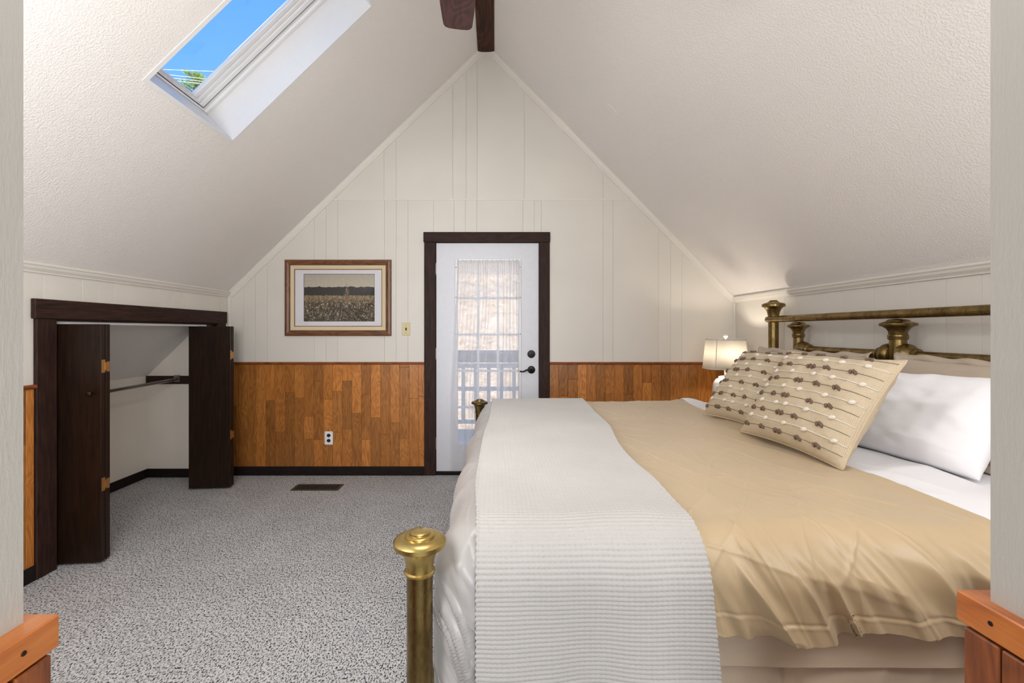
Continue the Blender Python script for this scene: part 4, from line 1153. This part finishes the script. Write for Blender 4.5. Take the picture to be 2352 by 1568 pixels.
def pillow_mesh(name, W, H, T, n=90, **kw):
    u = np.sin(np.linspace(-PI / 2, PI / 2, n)); U, V = np.meshgrid(u, u, indexing='ij')
    out = []; 
    for sd in (1, -1):
        x, y, z = pillow_pt(U, V, sd, W, H, T, **kw); out.append(np.stack([x, y, z], -1) if sd > 0 else np.stack([x, y, z], -1)[::-1])
    uv = np.stack([U * W / 2, V * H / 2], -1)
    m1 = grid_mesh(name, out[0], uv); m2 = grid_mesh(name + '_b', out[1], uv[::-1])
    bm = bmesh.new(); bm.from_mesh(m1); bm.from_mesh(m2); bpy.data.meshes.remove(m2)
    bmesh.ops.remove_doubles(bm, verts=bm.verts[:], dist=.0004)
    bm.to_mesh(m1); bm.free()
    for p in m1.polygons: p.use_smooth = True
    return m1
def piping(W, H, kw, r=.004):
    pts = []
    for t in np.linspace(-1, 1, 40): pts.append((t, -1))
    for t in np.linspace(-1, 1, 40)[1:]: pts.append((1, t))
    for t in np.linspace(1, -1, 40)[1:]: pts.append((t, 1))
    for t in np.linspace(1, -1, 40)[1:]: pts.append((-1, t))
    P = []
    for u, v in pts:
        x, y, z = pillow_pt(np.array(float(u)), np.array(float(v)), 1, W, H, 0, **{k_: kw[k_] for k_ in ('pinch',)}, wr=0)
        P.append((float(x), float(y), 0))
    return path_tube(bmesh.new(), P, r, 8)

tuft_me = {}
for nm, mt, segs, ln, rad in (('brown', 'yarn_brown', 3, .0095, .0090), ('brown_long', 'yarn_brown', 4, .0098, .0096), ('white', 'yarn_white', 1, .01, .0095)):
    bm = bmesh.new()
    for i in range(segs):
        mx_ = Matrix.Translation(((i - (segs - 1) / 2) * ln, .0022 * (1 if i % 2 else -1) if segs > 1 else 0, rad * .35)) @ Matrix.Rotation(.5, 4, 'Z') @ Matrix.Diagonal((.62 if segs > 1 else 1.35, 1.25 if segs > 1 else .9, .75, 1))
        bmesh.ops.create_icosphere(bm, subdivisions=1 if segs > 1 else 2, radius=rad, matrix=mx_)
    me = bpy.data.meshes.new('tuft'); bm.to_mesh(me); bm.free(); me.materials.append(M[mt])
    for p in me.polygons: p.use_smooth = True
    tuft_me[nm] = me
def throw_pillow(corners, T, label, seed):
    MX, W, H = frame_from(*corners); W *= 1.03; H *= 1.03
    kw = dict(pinch=.07, power=.52, seed=seed, wr=.006)
    e = empty('throw_pillow', (0, 0, 0), label, 'pillow', 'striped throw pillows'); e.matrix_world = MX
    cv_ = link('cover', pillow_mesh('cover', W, H, T, **kw), M['basket'], e)
    md = cv_.modifiers.new('sub', 'SUBSURF'); md.levels = 0; md.render_levels = 1
    obj('piping', piping(W, H, kw), M['basket'], e, smooth=True)
    def sp(u, v):
        x, y, z = pillow_pt(np.array(float(u)), np.array(float(v)), 1, W, H, T, **kw); return Vector((float(x), float(y), float(z)))
    rnd = random.Random(seed)
    def row(v, kind):
        pts = [sp(u, v + .01 * math.sin(u * 5)) + Vector((0, 0, .001)) for u in np.linspace(-.985, .985, 70)]
        if kind == 'brown':       # running stitch: dashes
            bm = bmesh.new()
            for i in range(0, 280, 2):
                u0 = -.98 + i * 1.96 / 280; u1 = u0 + 1.96 / 280 * 1.35
                path_tube(bm, [sp(u0, v) + Vector((0, 0, .0005)), (sp(u0, v) + sp(u1, v)) / 2 + Vector((0, 0, .0015)), sp(u1, v) + Vector((0, 0, .0005))], .0011, 5)
            obj('stitch_row', bm, M['yarn_brown'], e, smooth=True)['kind'] = 'stuff'
        else:
            obj('yarn_row', path_tube(bmesh.new(), [p + Vector((0, 0, .001 * (i % 2))) for i, p in enumerate(pts)], .0022, 6), M['yarn_white'], e, smooth=True)
        n_ = 5
        for i in range(n_):
            u = -.90 + (i + .5 * rnd.random() + (.45 if kind != 'brown' else 0)) * 1.80 / n_
            a = sp(u, v); d = (sp(u + .02, v) - sp(u - .02, v)).normalized(); dv = (sp(u, v + .02) - sp(u, v - .02)).normalized(); n3_ = d.cross(dv).normalized(); dv = n3_.cross(d)
            o = link('tuft', tuft_me['white'] if kind != 'brown' else tuft_me['brown_long' if (i + seed) % 3 == 2 else 'brown'], None, e)
            o.matrix_local = Matrix(((d.x, dv.x, n3_.x, a.x), (d.y, dv.y, n3_.y, a.y), (d.z, dv.z, n3_.z, a.z), (0, 0, 0, 1)))
    for i in range(6):
        row(.90 - i * .345, 'brown')
        if i < 5: row(.90 - i * .345 - .172, 'white')
    return e
throw_pillow([(1.150, 2.125, .812), (1.205, 1.60, .812), (1.385, 2.13, 1.185), (1.432, 1.575, 1.165)], .17, 'nearer striped tufted throw pillow leaning in front of the white pillow', 3)
throw_pillow([(1.185, 2.61, .815), (1.275, 2.09, .815), (1.45, 2.59, 1.155), (1.53, 2.08, 1.150)], .19, 'farther striped tufted throw pillow nearest the table lamp', 4)

def bed_pillow(corners, T, mat, label, seed, flange=None, group=None, pinch=.06, wr=.008):
    MX, W, H = frame_from(*corners)
    kw = dict(pinch=pinch, power=.5, seed=seed, wr=wr)
    me = pillow_mesh('bed_pillow', W, H, T, **kw)
    o = link('bed_pillow', me, mat); o.matrix_world = MX; tag(o, label, 'pillow', group)
    if flange:
        U = np.linspace(-1, 1, 60); bm = bmesh.new(); inn = []; out_ = []
        per = [(t, -1) for t in U] + [(1, t) for t in U[1:]] + [(t, 1) for t in U[::-1][1:]] + [(-1, t) for t in U[::-1][1:-1]]
        for k_, (u, v) in enumerate(per):
            x, y, z = pillow_pt(np.array(float(u)), np.array(float(v)), 1, W, H, 0, pinch=pinch, wr=0)
            x = float(x); y = float(y); l_ = math.hypot(x / W, y / H); w_ = .012 * math.sin(k_ * .5)
            inn.append(bm.verts.new((x * .985, y * .985, 0))); out_.append(bm.verts.new((x + flange * max(-1, min(1, u * 1.0)), y + flange * max(-1, min(1, v)), w_)))
        n_ = len(per)
        for k_ in range(n_):
            j = (k_ + 1) % n_; bm.faces.new([inn[k_], inn[j], out_[j], out_[k_]])
        f_ = obj('flange', bm, mat, o, smooth=True); md = f_.modifiers.new('t', 'SOLIDIFY'); md.thickness = .003
    return o
# white pillow, two taupe shams
bed_pillow([(1.53, 2.27, .785), (1.595, 1.50, .782), (1.78, 2.27, 1.075), (1.755, 1.47, 1.125)], .18, M['white_cotton'], 'plump white pillow standing behind the nearer striped throw pillow', 11, pinch=.05)
bed_pillow([(1.73, 2.14, .80), (1.73, 1.34, .80), (1.93, 2.20, 1.15), (1.93, 1.34, 1.14)], .10, M['taupe_cotton'], 'taupe pillow leaning on the headboard behind the white pillow', 12, flange=.03, group='taupe pillows at the headboard')
bed_pillow([(1.60, 3.06, .80), (1.62, 2.30, .80), (1.79, 3.10, 1.145), (1.88, 2.26, 1.145)], .17, M['taupe_cotton'], 'taupe pillow at the headboard end nearest the table lamp', 13, flange=.03, group='taupe pillows at the headboard')

# ------------------------------------------------------------------ nightstand and lamp
nsx, nsy = 1.86, 3.66
e = empty('nightstand', (nsx, nsy, 0), 'small wooden nightstand behind the bed carrying the table lamp', 'nightstand')
obj('tabletop', B((-.24, -.20, .60), (.24, .20, .625), .004), M['dark_wood_h'], e)
obj('body', B((-.22, -.18, .12), (.22, .18, .60), .003), M['dark_wood'], e)
d_ = obj('drawer', B((-.235, -.16, .40), (-.22, .16, .57), .003), M['dark_wood_h'], e); obj('knob', lathe(bmesh.new(), [(.006, 0), (.006, .01), (.013, .018), (.004, .026)], 16, axis_matrix((-.235, 0, .485), (-1, 0, 0))), M['bronze'], d_, smooth=True)
for a in (-1, 1):
    for b in (-1, 1): obj('leg', B((a * .20 - .018, b * .16 - .018, 0), (a * .20 + .018, b * .16 + .018, .12), .002), M['dark_wood'], e)
lx, ly = 1.855, 3.66
e = empty('table_lamp', (lx, ly, .625), 'lit table lamp with white linen shade and white ceramic jar base', 'lamp')
obj('base', lathe(bmesh.new(), [(.060, 0), (.075, .004), (.085, .03), (.095, .10), (.098, .18), (.092, .235), (.070, .268), (.052, .276), (.052, .288), (.040, .292), (.016, .296)], 44), M['ceramic'], e, smooth=True)
obj('neck', tube(bmesh.new(), (0, 0, .29), (0, 0, .43), .010, 16), M['ceramic'], e)
zs0, zs1 = .976 - .625, 1.217 - .625
def soft_sq(a, r, sq=.10): return r * (1 + sq * 0)
def shade_bm(r0, r1, z0, z1, n=64):
    bm = bmesh.new(); rings = []
    for r, z in ((r0, z0), (r1, z1)):
        ring_ = []
        for i in range(n):
            a = 2 * PI * i / n; c_, s_ = math.cos(a), math.sin(a)
            p = 3.2; k_ = (abs(c_) ** p + abs(s_) ** p) ** (-1 / p)     # softly squared oval drum
            ring_.append(bm.verts.new((r * k_ * c_, r * .8 * k_ * s_, z)))
        rings.append(ring_)
    for i in range(n):
        j = (i + 1) % n; bm.faces.new([rings[0][i], rings[0][j], rings[1][j], rings[1][i]])
    return bm
sh_ = obj('lamp_shade', shade_bm(.163, .140, zs0, zs1), M['shade'], e, smooth=True)
md = sh_.modifiers.new('t', 'SOLIDIFY'); md.thickness = .002
bt = obj('shade_trim', shade_bm(.1645, .1640, zs0, zs0 + .010), M['shade_trim'], sh_, smooth=True); obj('shade_trim', shade_bm(.1425, .1415, zs1 - .010, zs1), M['shade_trim'], sh_, smooth=True)
for ax, ay in ((-1, -1), (1, -1), (1, 1), (-1, 1)):
    k0 = (2 * .7071 ** 3.2) ** (-1 / 3.2) * .7071
    obj('corner_tape', path_tube(bmesh.new(), [(ax * (.164) * k0, ay * .8 * .164 * k0, zs0), (ax * .1415 * k0, ay * .8 * .1415 * k0, zs1)], .0030, 6), M['shade_trim'], sh_)
obj('finial', lathe(bmesh.new(), [(.004, zs1 - .02), (.004, zs1 + .004), (.010, zs1 + .008), (.017, zs1 + .018), (.017, zs1 + .026), (.010, zs1 + .035), (.001, zs1 + .037)], 24), M['ceramic'], e, smooth=True)
obj('harp', path_tube(bmesh.new(), [(-.01, 0, .42), (-.05, 0, .46), (-.055, 0, .52), (-.02, 0, .575), (0, 0, .58), (.02, 0, .575), (.055, 0, .52), (.05, 0, .46), (.01, 0, .42)], .0018, 6), M['chrome'], e)
LAMP = light('table_lamp_bulb', 'POINT', (lx, ly, .625 + .475), 6.0, (1.0, .88, .74), shadow_soft_size=.03)

# hall behind the viewer (landing): plain shell that closes the room
bm = bmesh.new()
hx0, hx1, hy0, hz = -1.5, 1.7, -2.9, 2.46
ngon(bm, [(hx0, hy0, 0), (hx1, hy0, 0), (hx1, hy0, hz), (hx0, hy0, hz)]); ngon(bm, [(hx0, hy0, 0), (hx0, .30, 0), (hx0, .30, hz), (hx0, hy0, hz)])
ngon(bm, [(hx1, hy0, 0), (hx1, .30, 0), (hx1, .30, hz), (hx1, hy0, hz)]); ngon(bm, [(hx0, hy0, hz), (hx1, hy0, hz), (hx1, .36, hz), (hx0, .36, hz)])
tag(obj('wall_hall', bm, M['wall']), 'cream walls of the landing behind the viewpoint', 'wall', kind='structure')
